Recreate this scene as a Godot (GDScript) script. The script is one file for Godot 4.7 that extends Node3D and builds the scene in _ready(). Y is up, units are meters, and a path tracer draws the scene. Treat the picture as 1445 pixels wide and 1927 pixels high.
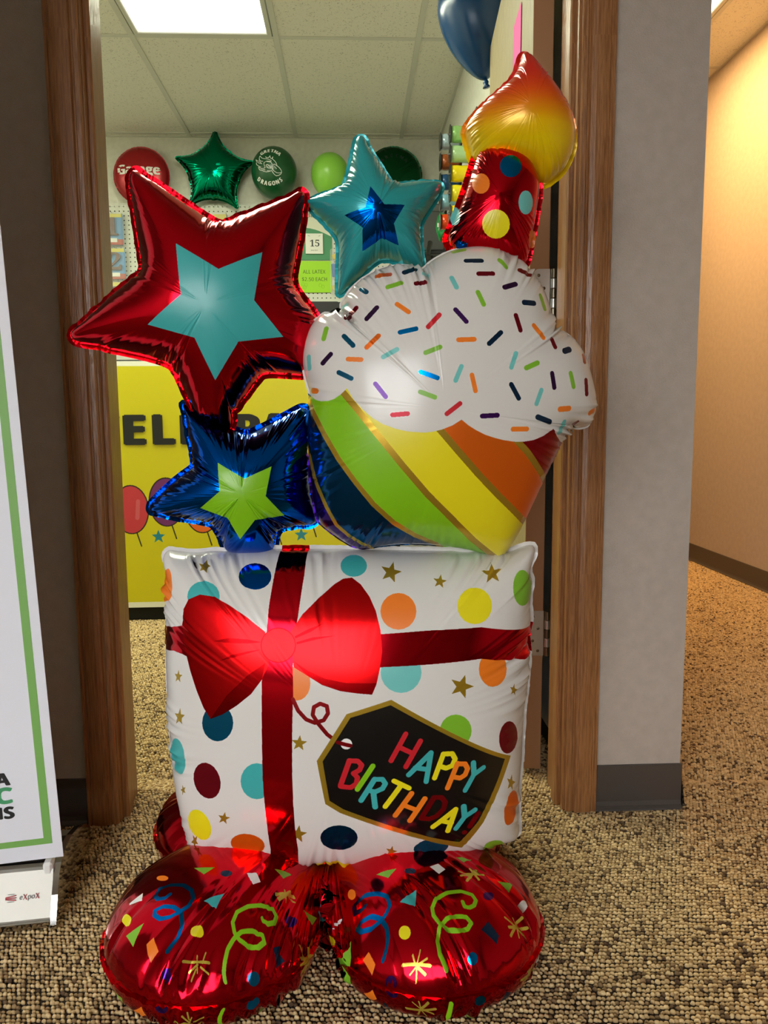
extends Node3D
# A tall foil balloon column standing in the doorway of a small balloon shop, seen from the hall.

const HALL_TOP := 2.70
const SHOP_TOP := 2.44

var rng := RandomNumberGenerator.new()
var M := {}
var used := {}

func _ready() -> void:
	rng.seed = 7
	# ---- camera, sky, exposure
	var cam := Camera3D.new()
	cam.name = "camera"
	cam.fov = 67.32
	cam.near = 0.02
	cam.far = 60.0
	cam.position = Vector3(0.0, 0.853, 1.557)
	cam.basis = Basis(Vector3.UP, deg_to_rad(-2.3)) * Basis(Vector3.RIGHT, deg_to_rad(-7.0)) * Basis(Vector3.BACK, deg_to_rad(-0.42))
	add_child(cam)
	cam.current = true
	var we := WorldEnvironment.new()
	we.name = "environment"
	var env := Environment.new()
	var sky := Sky.new()
	var sm := ProceduralSkyMaterial.new()
	sm.sky_top_color = Color(0.84, 0.86, 0.88)
	sm.sky_horizon_color = Color(0.95, 0.94, 0.92)
	sm.ground_horizon_color = Color(0.55, 0.55, 0.54)
	sm.ground_bottom_color = Color(0.42, 0.42, 0.41)
	sm.sky_energy_multiplier = 3.1
	sm.ground_energy_multiplier = 2.2
	sky.sky_material = sm
	env.background_mode = Environment.BG_SKY
	env.sky = sky
	env.tonemap_mode = Environment.TONE_MAPPER_LINEAR
	env.tonemap_exposure = 1.0
	env.sdfgi_enabled = true
	env.ssao_enabled = true
	env.ssil_enabled = true
	we.environment = env
	add_child(we)
	materials()
	# ---- the place
	shell()
	shop_ceiling()
	hall_ceiling()
	door_frame()
	door()
	carpet()
	# ---- the things
	balloon_column()
	roller_banner()
	counter()
	shop_display()
	wall_balloons()
	ribbon_rack()

# ------------------------------------------------------------------ helpers
func tag(o: Node, label := "", category := "", group := "", kind := "") -> void:
	if label: o.set_meta("label", label)
	if category: o.set_meta("category", category)
	if group: o.set_meta("group", group)
	if kind: o.set_meta("kind", kind)

func numbered(n: String) -> String:
	if not used.has(n):
		used[n] = 0
		return n
	used[n] += 1
	return "%s_%03d" % [n, used[n]]

func thing(called: String, at: Vector3, label: String, category: String, group := "") -> Node3D:
	var o := Node3D.new()
	o.name = numbered(called)
	o.position = at
	add_child(o)
	tag(o, label, category, group)
	return o

func part(parent: Node, called: String, mesh: Mesh, mat: Material, at := Vector3.ZERO, turn := Vector3.ZERO) -> MeshInstance3D:
	var o := MeshInstance3D.new()
	o.name = called if parent != self else numbered(called)
	o.mesh = mesh
	o.material_override = mat
	o.position = at
	o.rotation_degrees = turn
	parent.add_child(o, true)
	return o

func struct(called: String, mesh: Mesh, mat: Material, at := Vector3.ZERO) -> MeshInstance3D:
	var o := part(self, called, mesh, mat, at)
	o.set_meta("kind", "structure")
	return o

func srgb(r: float, g: float, b: float) -> Color:
	return Color(r / 255.0, g / 255.0, b / 255.0)

func mat(c: Color, rough := 0.6, metal := 0.0) -> StandardMaterial3D:
	var m := StandardMaterial3D.new()
	m.albedo_color = c
	m.roughness = rough
	m.metallic = metal
	return m

# box with chamfered edges
func cbox(sx: float, sy: float, sz: float, c := 0.002) -> ArrayMesh:
	var st := SurfaceTool.new()
	st.begin(Mesh.PRIMITIVE_TRIANGLES)
	add_cbox(st, Vector3.ZERO, Vector3(sx, sy, sz), c)
	return st.commit()

func face(st: SurfaceTool, pts: Array, out: Vector3, uvs := []) -> void:
	var n: Vector3 = (pts[1] - pts[0]).cross(pts[2] - pts[0])
	var flip := n.dot(out) > 0.0
	var nn := n.normalized() if flip else -n.normalized()
	for k in range(1, pts.size() - 1):
		var tri := [0, k + 1, k] if flip else [0, k, k + 1]
		for q in tri:
			st.set_normal(nn)
			if uvs: st.set_uv(uvs[q])
			else: st.set_uv(Vector2(pts[q].x + pts[q].z, pts[q].y))
			st.add_vertex(pts[q])

func add_cbox(st: SurfaceTool, at: Vector3, size: Vector3, c := 0.002, bas := Basis()) -> void:
	var h := size / 2.0
	c = minf(c, minf(h.x, minf(h.y, h.z)) * 0.9)
	var f := func(v: Vector3) -> Vector3: return at + bas * v
	for ax in 3:
		var u := (ax + 1) % 3
		var v := (ax + 2) % 3
		for s in [-1.0, 1.0]:
			var pts := []
			for q in [[-1, -1], [1, -1], [1, 1], [-1, 1]]:
				var p := Vector3.ZERO
				p[ax] = s * h[ax]
				p[u] = q[0] * (h[u] - c)
				p[v] = q[1] * (h[v] - c)
				pts.append(f.call(p))
			var o := Vector3.ZERO
			o[ax] = s
			face(st, pts, bas * o)
		for a in [-1.0, 1.0]:
			for b in [-1.0, 1.0]:
				var p0 := Vector3.ZERO
				p0[u] = a * h[u]
				p0[v] = b * (h[v] - c)
				var p1 := Vector3.ZERO
				p1[u] = a * (h[u] - c)
				p1[v] = b * h[v]
				var e := Vector3.ZERO
				e[ax] = h[ax] - c
				var o2 := Vector3.ZERO
				o2[u] = a
				o2[v] = b
				face(st, [f.call(p0 - e), f.call(p1 - e), f.call(p1 + e), f.call(p0 + e)], bas * o2)
	for a in [-1.0, 1.0]:
		for b in [-1.0, 1.0]:
			for d in [-1.0, 1.0]:
				var sg := Vector3(a, b, d)
				var pts := []
				for k in 3:
					var p := sg * (h - Vector3(c, c, c))
					p[k] = sg[k] * h[k]
					pts.append(f.call(p))
				face(st, pts, bas * sg)

# closed profile (x, z), counter-clockwise or clockwise, drawn up along y; u runs across, v along the grain
func extrude_y(profile: PackedVector2Array, y0: float, y1: float, closed := true) -> ArrayMesh:
	var st := SurfaceTool.new()
	st.begin(Mesh.PRIMITIVE_TRIANGLES)
	var n := profile.size()
	var area := 0.0
	for i in n:
		area += profile[i].cross(profile[(i + 1) % n])
	var s := 0.0
	for i in (n if closed else n - 1):
		var a := profile[i]
		var b := profile[(i + 1) % n]
		var e := b - a
		var outw := Vector3(e.y, 0, -e.x) * signf(area)
		var s2 := s + e.length()
		face(st, [Vector3(a.x, y0, a.y), Vector3(b.x, y0, b.y), Vector3(b.x, y1, b.y), Vector3(a.x, y1, a.y)], outw, [Vector2(s, y0), Vector2(s2, y0), Vector2(s2, y1), Vector2(s, y1)])
		s = s2
	var tri := Geometry2D.triangulate_polygon(profile)
	for k in range(0, tri.size(), 3):
		for y in [y0, y1]:
			var pts := []
			for q in 3:
				var p := profile[tri[k + q]]
				pts.append(Vector3(p.x, y, p.y))
			face(st, pts, Vector3(0, 1 if y == y1 else -1, 0))
	return st.commit()

# profile of (radius, y), turned round y
func lathe(profile: Array, seg := 32, sharp := false) -> ArrayMesh:
	var st := SurfaceTool.new()
	st.begin(Mesh.PRIMITIVE_TRIANGLES)
	st.set_smooth_group(-1 if sharp else 0)
	for i in profile.size() - 1:
		for k in seg:
			var a0 := TAU * k / seg
			var a1 := TAU * (k + 1) / seg
			var q := []
			for w in [[i, a0], [i + 1, a0], [i + 1, a1], [i, a1]]:
				var p: Vector2 = profile[w[0]]
				q.append(Vector3(cos(w[1]) * p.x, p.y, sin(w[1]) * p.x))
			for t in [[0, 1, 2], [0, 2, 3]]:
				var v0: Vector3 = q[t[0]]
				var v1: Vector3 = q[t[1]]
				var v2: Vector3 = q[t[2]]
				if v0.distance_squared_to(v1) < 1e-14 or v1.distance_squared_to(v2) < 1e-14 or v0.distance_squared_to(v2) < 1e-14:
					continue
				var am := (a0 + a1) / 2.0
				var p0: Vector2 = profile[i]
				var p1: Vector2 = profile[i + 1]
				var nrm := Vector2(p1.y - p0.y, -(p1.x - p0.x))
				var outw := Vector3(cos(am) * nrm.x, nrm.y, sin(am) * nrm.x)
				if (v1 - v0).cross(v2 - v0).dot(outw) > 0.0:
					st.add_vertex(v0); st.add_vertex(v2); st.add_vertex(v1)
				else:
					st.add_vertex(v0); st.add_vertex(v1); st.add_vertex(v2)
	st.index()
	st.generate_normals()
	return st.commit()

func tube(path: Array, r: float, seg := 8) -> ArrayMesh:
	var st := SurfaceTool.new()
	st.begin(Mesh.PRIMITIVE_TRIANGLES)
	st.set_smooth_group(0)
	var rings := []
	for i in path.size():
		var d: Vector3 = (path[mini(i + 1, path.size() - 1)] - path[maxi(i - 1, 0)]).normalized()
		var side := d.cross(Vector3.UP)
		if side.length() < 0.1: side = d.cross(Vector3.RIGHT)
		side = side.normalized()
		var up := side.cross(d)
		var ring := []
		for k in seg:
			ring.append(path[i] + (side * cos(TAU * k / seg) + up * sin(TAU * k / seg)) * r)
		rings.append(ring)
	for i in path.size() - 1:
		for k in seg:
			var k2 := (k + 1) % seg
			for v in [rings[i][k], rings[i + 1][k], rings[i + 1][k2], rings[i][k], rings[i + 1][k2], rings[i][k2]]:
				st.add_vertex(v)
	st.index()
	st.generate_normals()
	return st.commit()

var fonts := {}
func text_mesh(what: String, height: float, bold := true, serif := false, depth := 0.0006) -> TextMesh:
	var key := "%s%s" % [bold, serif]
	if not fonts.has(key):
		var f := SystemFont.new()
		f.font_names = PackedStringArray(["Droid Serif" if serif else "Droid Sans"])
		f.font_weight = 700 if bold else 400
		fonts[key] = f
	var t := TextMesh.new()
	t.text = what
	t.font = fonts[key]
	t.font_size = 64
	t.pixel_size = height / 45.7          # cap height in metres
	t.depth = depth
	t.curve_step = 1.0
	return t

# the same letters with thicker strokes
func heavy_text(what: String, height: float, spread: float) -> ArrayMesh:
	var t := text_mesh(what, height, true)
	var st := SurfaceTool.new()
	var k := 0
	for o in [Vector2(-1, 0), Vector2(1, 0), Vector2(0, -1), Vector2(0, 1)]:
		st.append_from(t, 0, Transform3D(Basis(), Vector3(o.x * spread, o.y * spread * 0.6, k * 0.00002)))
		k += 1
	return st.commit()

# ------------------------------------------------------------------ materials
func noise(freq: float, seed_: int, oct := 3) -> FastNoiseLite:
	var n := FastNoiseLite.new()
	n.noise_type = FastNoiseLite.TYPE_SIMPLEX
	n.seed = seed_
	n.frequency = freq
	n.fractal_octaves = oct
	return n

func noise_tex(freq: float, seed_: int, a: Color, b: Color, size := 512, oct := 4) -> NoiseTexture2D:
	var t := NoiseTexture2D.new()
	t.width = size
	t.height = size
	t.seamless = true
	t.noise = noise(freq, seed_, oct)
	var g := Gradient.new()
	g.set_color(0, a)
	g.set_color(1, b)
	t.color_ramp = g
	return t

func grain_images(seed_: int, dark: Color, mid: Color, light: Color) -> Array:
	var w := 256
	var h := 512
	var im := Image.create(w, h, false, Image.FORMAT_RGB8)
	var hi := Image.create(w, h, false, Image.FORMAT_RGB8)
	var n1 := noise(1.0, seed_, 3)
	var n2 := noise(1.0, seed_ + 5, 2)
	for y in h:
		for x in w:
			var wob := n1.get_noise_2d(x * 0.012, y * 0.004) * 26.0
			var ring := sin((x + wob) * 0.16) * 0.5 + 0.5
			var pore := n2.get_noise_2d(x * 0.33, y * 0.02)
			var fine := n2.get_noise_2d(x * 0.11 + 90.0, y * 0.009 + 40.0)
			var v := clampf(0.5 + 0.16 * (ring - 0.5) + 0.42 * fine, 0.0, 1.0)
			var c := mid.lerp(light, (v - 0.5) * 2.0) if v > 0.5 else dark.lerp(mid, v * 2.0)
			if pore > 0.28: c = c.lerp(dark, minf(0.8, (pore - 0.28) * 1.6))
			im.set_pixel(x, y, c)
			var b := clampf(0.6 + 0.2 * fine - maxf(0.0, pore - 0.2) * 1.2, 0.0, 1.0)
			hi.set_pixel(x, y, Color(b, b, b))
	return [ImageTexture.create_from_image(im), ImageTexture.create_from_image(hi)]

func wood(seed_: int, dark: Color, mid: Color, light: Color, rough: float) -> StandardMaterial3D:
	var g := grain_images(seed_, dark, mid, light)
	var m := mat(Color.WHITE, rough)
	m.albedo_texture = g[0]
	m.heightmap_enabled = true
	m.heightmap_texture = g[1]
	m.heightmap_scale = 0.035
	m.uv1_scale = Vector3(7.0, 1.9, 1.0)
	return m

func materials() -> void:
	M.casing = wood(3, srgb(124, 82, 48), srgb(156, 108, 66), srgb(174, 124, 80), 0.3)
	M.door_wood = wood(11, srgb(132, 116, 84), srgb(160, 145, 110), srgb(174, 160, 124), 0.45)
	M.door_edge = mat(srgb(164, 120, 82), 0.55)
	var wall := mat(srgb(186, 176, 166), 0.62)
	wall.uv1_triplanar = true
	wall.uv1_world_triplanar = true
	wall.uv1_scale = Vector3.ONE * 2.2
	wall.albedo_texture = noise_tex(0.02, 21, Color(0.95, 0.945, 0.94), Color(1, 1, 1))
	wall.heightmap_enabled = true
	wall.heightmap_texture = noise_tex(0.16, 22, Color.BLACK, Color.WHITE, 512, 3)
	wall.heightmap_scale = 0.05
	M.hall_wall = wall
	var sw: StandardMaterial3D = wall.duplicate()
	sw.albedo_color = srgb(214, 213, 202)
	M.shop_wall = sw
	M.baseboard = mat(srgb(74, 68, 64), 0.42)
	var tile := mat(srgb(236, 234, 224), 0.9)
	tile.uv1_triplanar = true
	tile.uv1_world_triplanar = true
	tile.uv1_scale = Vector3.ONE * 2.0
	tile.albedo_texture = fissures()
	tile.heightmap_enabled = true
	tile.heightmap_texture = tile.albedo_texture
	tile.heightmap_scale = 0.12
	M.ceiling_tile = tile
	M.grid = mat(srgb(205, 205, 195), 0.5)
	M.carpet_back = mat(srgb(44, 32, 22), 0.95)
	var cf := mat(srgb(176, 150, 108), 0.95)
	cf.uv1_triplanar = true
	cf.uv1_world_triplanar = true
	cf.uv1_scale = Vector3.ONE * 3.0
	cf.albedo_texture = noise_tex(0.12, 31, Color(0.45, 0.42, 0.38), Color(1, 1, 1), 512, 2)
	M.carpet_far = cf
	M.steel = mat(srgb(196, 198, 196), 0.32, 1.0)
	M.brass = mat(srgb(120, 112, 96), 0.28, 1.0)
	M.black_plastic = mat(srgb(26, 26, 27), 0.45)
	M.dark = mat(srgb(14, 13, 12), 0.8)
	M.white_vinyl = mat(srgb(226, 228, 236), 0.5)
	M.vinyl_green = mat(srgb(118, 172, 84), 0.5)
	M.ink = mat(srgb(18, 18, 20), 0.5)
	M.white_ink = mat(srgb(232, 232, 228), 0.45)
	M.paper = mat(srgb(232, 232, 224), 0.7)
	M.red_ink = mat(srgb(176, 30, 44), 0.5)

func fissures() -> ImageTexture:
	var s := 1024
	var im := Image.create(s, s, false, Image.FORMAT_RGB8)
	im.fill(Color(0.97, 0.97, 0.96))
	var r := RandomNumberGenerator.new()
	r.seed = 5
	for k in 5200:
		var v := r.randf_range(0.52, 0.9)
		var x := r.randi() % s
		var y := r.randi() % s
		im.fill_rect(Rect2i(x, y, 1 + r.randi() % 3, 1 + r.randi() % 4), Color(v, v, v * 0.97))
	for k in 500:
		var x := r.randf() * s
		var y := r.randf() * s
		var a := r.randf() * TAU
		for q in r.randi_range(4, 16):
			im.fill_rect(Rect2i(int(x) % s, int(y) % s, 2, 2), Color(0.5, 0.5, 0.48))
			a += r.randf_range(-0.6, 0.6)
			x = fposmod(x + cos(a) * 1.6, s)
			y = fposmod(y + sin(a) * 1.6, s)
	return ImageTexture.create_from_image(im)

# ------------------------------------------------------------------ setting
func slab(called: String, lo: Vector3, hi: Vector3, m: Material) -> MeshInstance3D:
	var b := BoxMesh.new()
	b.size = hi - lo
	return struct(called, b, m, (lo + hi) / 2.0)

func shell() -> void:
	var w: Material = M.hall_wall
	slab("floor", Vector3(-3.2, -0.12, -4.6), Vector3(2.2, -0.004, 4.6), M.carpet_back)
	# wall with the door opening; hall face at z = -0.015
	slab("wall_front", Vector3(-3.0, 0, -0.135), Vector3(-0.525, HALL_TOP + 0.1, -0.015), w)
	slab("wall_front", Vector3(-0.525, 2.075, -0.135), Vector3(0.47, HALL_TOP + 0.1, -0.015), w)
	slab("wall_front", Vector3(0.47, 0, -0.135), Vector3(0.706, HALL_TOP + 0.1, -0.015), w)
	slab("wall_partition", Vector3(0.545, 0, -4.4), Vector3(0.706, HALL_TOP + 0.1, -0.135), w)
	slab("wall_right", Vector3(2.0, 0, -4.4), Vector3(2.12, HALL_TOP + 0.1, 4.4), w)
	slab("wall_corridor", Vector3(0.706, 0, -4.5), Vector3(2.0, HALL_TOP + 0.1, -4.4), w)
	slab("wall_left", Vector3(-3.1, 0, -0.135), Vector3(-3.0, HALL_TOP + 0.1, 4.4), w)
	# shop
	slab("wall_shop", Vector3(-3.0, 0, -3.2), Vector3(0.545, SHOP_TOP + 0.36, -3.08), M.shop_wall)
	slab("wall_shop", Vector3(-3.1, 0, -3.2), Vector3(-3.0, SHOP_TOP + 0.36, -0.135), M.shop_wall)
	slab("wall_shop", Vector3(0.53, 0, -3.08), Vector3(0.545, SHOP_TOP + 0.36, -0.135), M.shop_wall)
	slab("wall_shop", Vector3(-3.0, 0, -0.15), Vector3(-0.58, SHOP_TOP + 0.36, -0.135), M.shop_wall)
	# street front behind the viewer: piers, sill and head round a glazed opening
	var z0 := 4.3
	var z1 := 4.4
	slab("wall_rear", Vector3(-3.0, 0, z0), Vector3(-2.85, HALL_TOP + 0.1, z1), w)
	slab("wall_rear", Vector3(-0.2, 0, z0), Vector3(2.0, HALL_TOP + 0.1, z1), w)
	slab("wall_rear", Vector3(-2.85, 0, z0), Vector3(-0.2, 0.24, z1), w)
	slab("wall_rear", Vector3(-2.85, 2.42, z0), Vector3(-0.2, HALL_TOP + 0.1, z1), w)
	var win := Node3D.new()
	win.name = "window_1"
	win.position = Vector3(-1.525, 0.24, 4.35)
	add_child(win)
	tag(win, "", "", "", "structure")
	var alu := mat(srgb(60, 56, 52), 0.4, 0.8)
	for x in [-1.3, -0.03, 1.3]:
		part(win, "window_frame", cbox(0.05, 2.18, 0.06), alu, Vector3(x, 1.09, 0))
	for y in [0.025, 2.155]:
		part(win, "window_frame", cbox(2.6, 0.05, 0.06), alu, Vector3(0, y, 0))
	var glass := mat(Color(1, 1, 1, 0.06), 0.02)
	glass.transparency = BaseMaterial3D.TRANSPARENCY_ALPHA
	for x in [-0.665, 0.635]:
		part(win, "pane", cbox(1.24, 2.08, 0.006, 0.001), glass, Vector3(x, 1.09, 0))
	slab("ground", Vector3(-14, -0.3, 4.6), Vector3(14, -0.13, 24), mat(srgb(150, 148, 142), 0.9))
	# cove base: a band with a rounded toe
	cove("baseboard_front", Vector3(0.518, 0, -0.015), Vector3(0.709, 0, -0.015))
	cove("baseboard_front", Vector3(-3.0, 0, -0.015), Vector3(-0.570, 0, -0.015))
	cove("baseboard_partition", Vector3(0.706, 0, -0.014), Vector3(0.706, 0, -4.4))
	cove("baseboard_right", Vector3(2.0, 0, -4.4), Vector3(2.0, 0, 4.3))

func cove(called: String, a: Vector3, b: Vector3) -> void:
	var d := (b - a).normalized()
	var n := Vector3(-d.z, 0, d.x)          # away from the wall, right of the run
	var prof := [Vector2(0, 0.1), Vector2(0.003, 0.1), Vector2(0.0045, 0.098), Vector2(0.0045, 0.018), Vector2(0.007, 0.009), Vector2(0.013, 0.003), Vector2(0.014, 0.0), Vector2(0, 0)]
	var st := SurfaceTool.new()
	st.begin(Mesh.PRIMITIVE_TRIANGLES)
	for i in prof.size() - 1:
		var p: Vector2 = prof[i]
		var q: Vector2 = prof[i + 1]
		var e := q - p
		var outw := n * -e.y + Vector3.UP * e.x
		face(st, [a + n * p.x + Vector3.UP * p.y, b + n * p.x + Vector3.UP * p.y, b + n * q.x + Vector3.UP * q.y, a + n * q.x + Vector3.UP * q.y], outw)
	for end in [a, b]:
		var pts := []
		for p in prof: pts.append(end + n * p.x + Vector3.UP * p.y)
		face(st, pts, -d if end == a else d)
	struct(called, st.commit(), M.baseboard)

func grid_ceiling(called: String, y: float, xs: Array, zs: Array, lamps: Array, face_color: Color, glow: float, light_color: Color, energy: float, labels: Array) -> void:
	var root := Node3D.new()
	root.name = called
	root.position = Vector3(0, y, 0)
	add_child(root)
	tag(root, "", "", "", "structure")
	var lit := 0
	var cover := cbox(xs[-1] - xs[0], 0.05, zs[-1] - zs[0], 0.001)
	part(root, "deck", cover, M.grid, Vector3((xs[0] + xs[-1]) / 2.0, 0.1, (zs[0] + zs[-1]) / 2.0))
	for x in xs:
		part(root, "grid_bar", cbox(0.024, 0.03, zs[-1] - zs[0], 0.001), M.grid, Vector3(x, 0.015, (zs[0] + zs[-1]) / 2.0))
	for z in zs:
		part(root, "grid_bar", cbox(xs[-1] - xs[0], 0.028, 0.024, 0.001), M.grid, Vector3((xs[0] + xs[-1]) / 2.0, 0.0145, z))
	for i in xs.size() - 1:
		for k in zs.size() - 1:
			var c := Vector3((xs[i] + xs[i + 1]) / 2.0, 0, (zs[k] + zs[k + 1]) / 2.0)
			var size := Vector3(xs[i + 1] - xs[i] - 0.008, 0.016, zs[k + 1] - zs[k] - 0.008)
			if size.x < 0.03 or size.z < 0.03: continue
			if [i, k] in lamps:
				var lamp := thing("ceiling_light", Vector3(c.x, y, c.z), labels[lit], "ceiling light")
				lit += 1
				for s in [-1, 1]:
					part(lamp, "frame", cbox(0.02, 0.03, size.z - 0.02, 0.003), M.grid, Vector3(s * (size.x / 2.0 - 0.022), 0.012, 0))
					part(lamp, "frame", cbox(size.x - 0.03, 0.03, 0.02, 0.003), M.grid, Vector3(0, 0.012, s * (size.z / 2.0 - 0.022)))
				var g := mat(Color(0.9, 0.9, 0.9), 0.5)
				g.emission_enabled = true
				g.emission = face_color
				g.emission_energy_multiplier = glow
				part(lamp, "diffuser", cbox(size.x - 0.05, 0.006, size.z - 0.05, 0.001), g, Vector3(0, 0.012, 0))
				var l := AreaLight3D.new()
				l.name = "lamp"
				l.area_size = Vector2(size.x - 0.06, size.z - 0.06)
				l.light_color = light_color
				l.light_energy = energy
				l.area_range = 12.0
				l.shadow_enabled = true
				l.position = Vector3(0, -0.006, 0)
				l.rotation_degrees = Vector3(-90, 0, 0)
				lamp.add_child(l)
			else:
				part(root, "ceiling_tile", cbox(size.x, size.y, size.z, 0.002), M.ceiling_tile, c + Vector3(0, 0.012, 0))

func shop_ceiling() -> void:
	grid_ceiling("ceiling_shop", SHOP_TOP, [-2.995, -2.74, -2.13, -1.51, -0.9, -0.3, 0.3, 0.527], [-3.078, -3.02, -1.91, -0.69, -0.152], [[4, 2], [1, 2]], Color(1, 1, 0.96), 3.0, Color(0.98, 1.0, 0.87), 4.0, ["added unseen panel light far to the left in the shop ceiling", "lit white panel light in the tiled shop ceiling above the red star"])  # far left panel is unseen, added to spread the shop light evenly

func hall_ceiling() -> void:
	grid_ceiling("ceiling_hall", HALL_TOP, [0.71, 1.11, 1.72, 1.998], [-4.395, -2.75, -1.53, -0.3, 0.0], [[1, 1]], Color(1, 0.96, 0.82), 3.0, Color(1.0, 0.76, 0.45), 6.2, ["lit warm white panel light over the corridor by the beige wall"])
	grid_ceiling("ceiling_hall_front", HALL_TOP, [-2.998, -1.9, -0.7, 0.5, 1.7, 1.998], [0.005, 1.2, 2.4, 3.6, 4.298], [], Color.WHITE, 1.0, Color.WHITE, 0.0, [])

func casing_profile(x_in: float, x_out: float) -> PackedVector2Array:
	# stepped colonial casing: x runs from the opening outwards, z proud of the wall
	var p := PackedVector2Array()
	for q in [[0.0, -0.015], [0.0, -0.006], [0.03, -0.004], [0.16, -0.003], [0.19, -0.0055], [0.23, -0.0055], [0.27, -0.001], [0.42, 0.0015], [0.62, 0.002], [0.80, 0.0005], [0.83, -0.0025], [0.87, -0.0025], [0.90, 0.0], [0.97, 0.0], [1.0, -0.004], [1.0, -0.015]]:
		p.append(Vector2(lerpf(x_in, x_out, q[0]), q[1]))
	return p

func door_frame() -> void:
	var root := Node3D.new()
	root.name = "trim_1"
	add_child(root)
	tag(root, "", "", "", "structure")
	part(root, "casing", extrude_y(casing_profile(-0.505, -0.569), 0.001, 2.14), M.casing)
	part(root, "casing", extrude_y(casing_profile(0.452, 0.519), 0.001, 2.14), M.casing)
	# jambs with their stops
	for s in [[-0.525, -0.503, 1.0], [0.47, 0.447, -1.0]]:
		var jx: float = s[0]
		var jf: float = s[1]
		part(root, "jamb", extrude_y(PackedVector2Array([Vector2(jx, -0.014), Vector2(jf, -0.014), Vector2(jf, -0.14), Vector2(jx, -0.14)]), 0.001, 2.075), M.casing)
		var st: float = jf + s[2] * 0.011
		part(root, "door_stop", extrude_y(PackedVector2Array([Vector2(jf, -0.034), Vector2(st - s[2] * 0.003, -0.034), Vector2(st, -0.038), Vector2(st, -0.066), Vector2(st - s[2] * 0.003, -0.07), Vector2(jf, -0.07)]), 0.001, 2.06), M.casing)
	part(root, "head_jamb", cbox(0.949, 0.02, 0.126, 0.001), M.casing, Vector3(-0.028, 2.065, -0.077))
	part(root, "head_casing", cbox(1.085, 0.066, 0.017, 0.003), M.casing, Vector3(-0.0235, 2.107, -0.007))

func door() -> void:
	var d := Node3D.new()
	d.name = "door_1"
	d.position = Vector3(0.442, 0.012, -0.188)
	d.rotation_degrees.y = 3.6 - 7.6
	add_child(d)
	tag(d, "", "", "", "structure")
	part(d, "slab", extrude_y(PackedVector2Array([Vector2(-0.0425, -0.002), Vector2(-0.0015, -0.002), Vector2(-0.0015, -0.9), Vector2(-0.0425, -0.9)]), 0.0, 2.03), M.door_wood)
	part(d, "edge_band", cbox(0.044, 2.03, 0.003, 0.001), M.door_edge, Vector3(-0.022, 1.015, -0.0005))
	for y in [0.335, 1.112, 1.87]:
		var leaf_st := PackedVector2Array()
		var w := 0.036
		var hh := 0.054
		var r := 0.011
		leaf_st.append(Vector2(0, -hh))
		leaf_st.append(Vector2(0, hh))
		for k in 6:
			var a := PI / 2.0 + k / 5.0 * PI / 2.0
			leaf_st.append(Vector2(-w + r + cos(a) * r, hh - r + sin(a) * r))
		for k in 6:
			var a := PI + k / 5.0 * PI / 2.0
			leaf_st.append(Vector2(-w + r + cos(a) * r, -hh + r + sin(a) * r))
		var leaf := part(d, "hinge", extrude_y(leaf_st, 0.0, 0.0025), M.steel, Vector3(0.001, y, 0.0008), Vector3(90, 0, 0))
		leaf.scale = Vector3(1, 1, -1)
		var i := 0
		for q in [[-0.013, -0.042], [-0.025, -0.018], [-0.013, 0.012], [-0.025, 0.04]]:
			part(leaf, "screw", lathe([Vector2(0.0, 0.0031), Vector2(0.0028, 0.0031), Vector2(0.0036, 0.0025), Vector2(0.0036, 0.002)], 12), M.brass, Vector3(q[0], 0, q[1]))
			i += 1
		for k in 5:
			part(leaf, "knuckle", lathe([Vector2(0.0, -0.0104), Vector2(0.0062, -0.0104), Vector2(0.0068, -0.0095), Vector2(0.0068, 0.0095), Vector2(0.0062, 0.0104), Vector2(0.0, 0.0104)], 16, true), M.steel if k % 2 else M.brass, Vector3(0.008, 0.004, (k - 2) * 0.0215), Vector3(90, 0, 0))
	# pink note taped to the face
	var note := thing("paper_note", Vector3(0.4095, 1.745, -0.44), "bright pink paper note taped to the pale door face", "note")
	note.rotation_degrees.y = -4.0
	part(note, "sheet", cbox(0.0012, 0.16, 0.13, 0.0003), mat(srgb(240, 84, 170), 0.7), Vector3(0.0055, 0, 0), Vector3(2, 0, 0))

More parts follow.
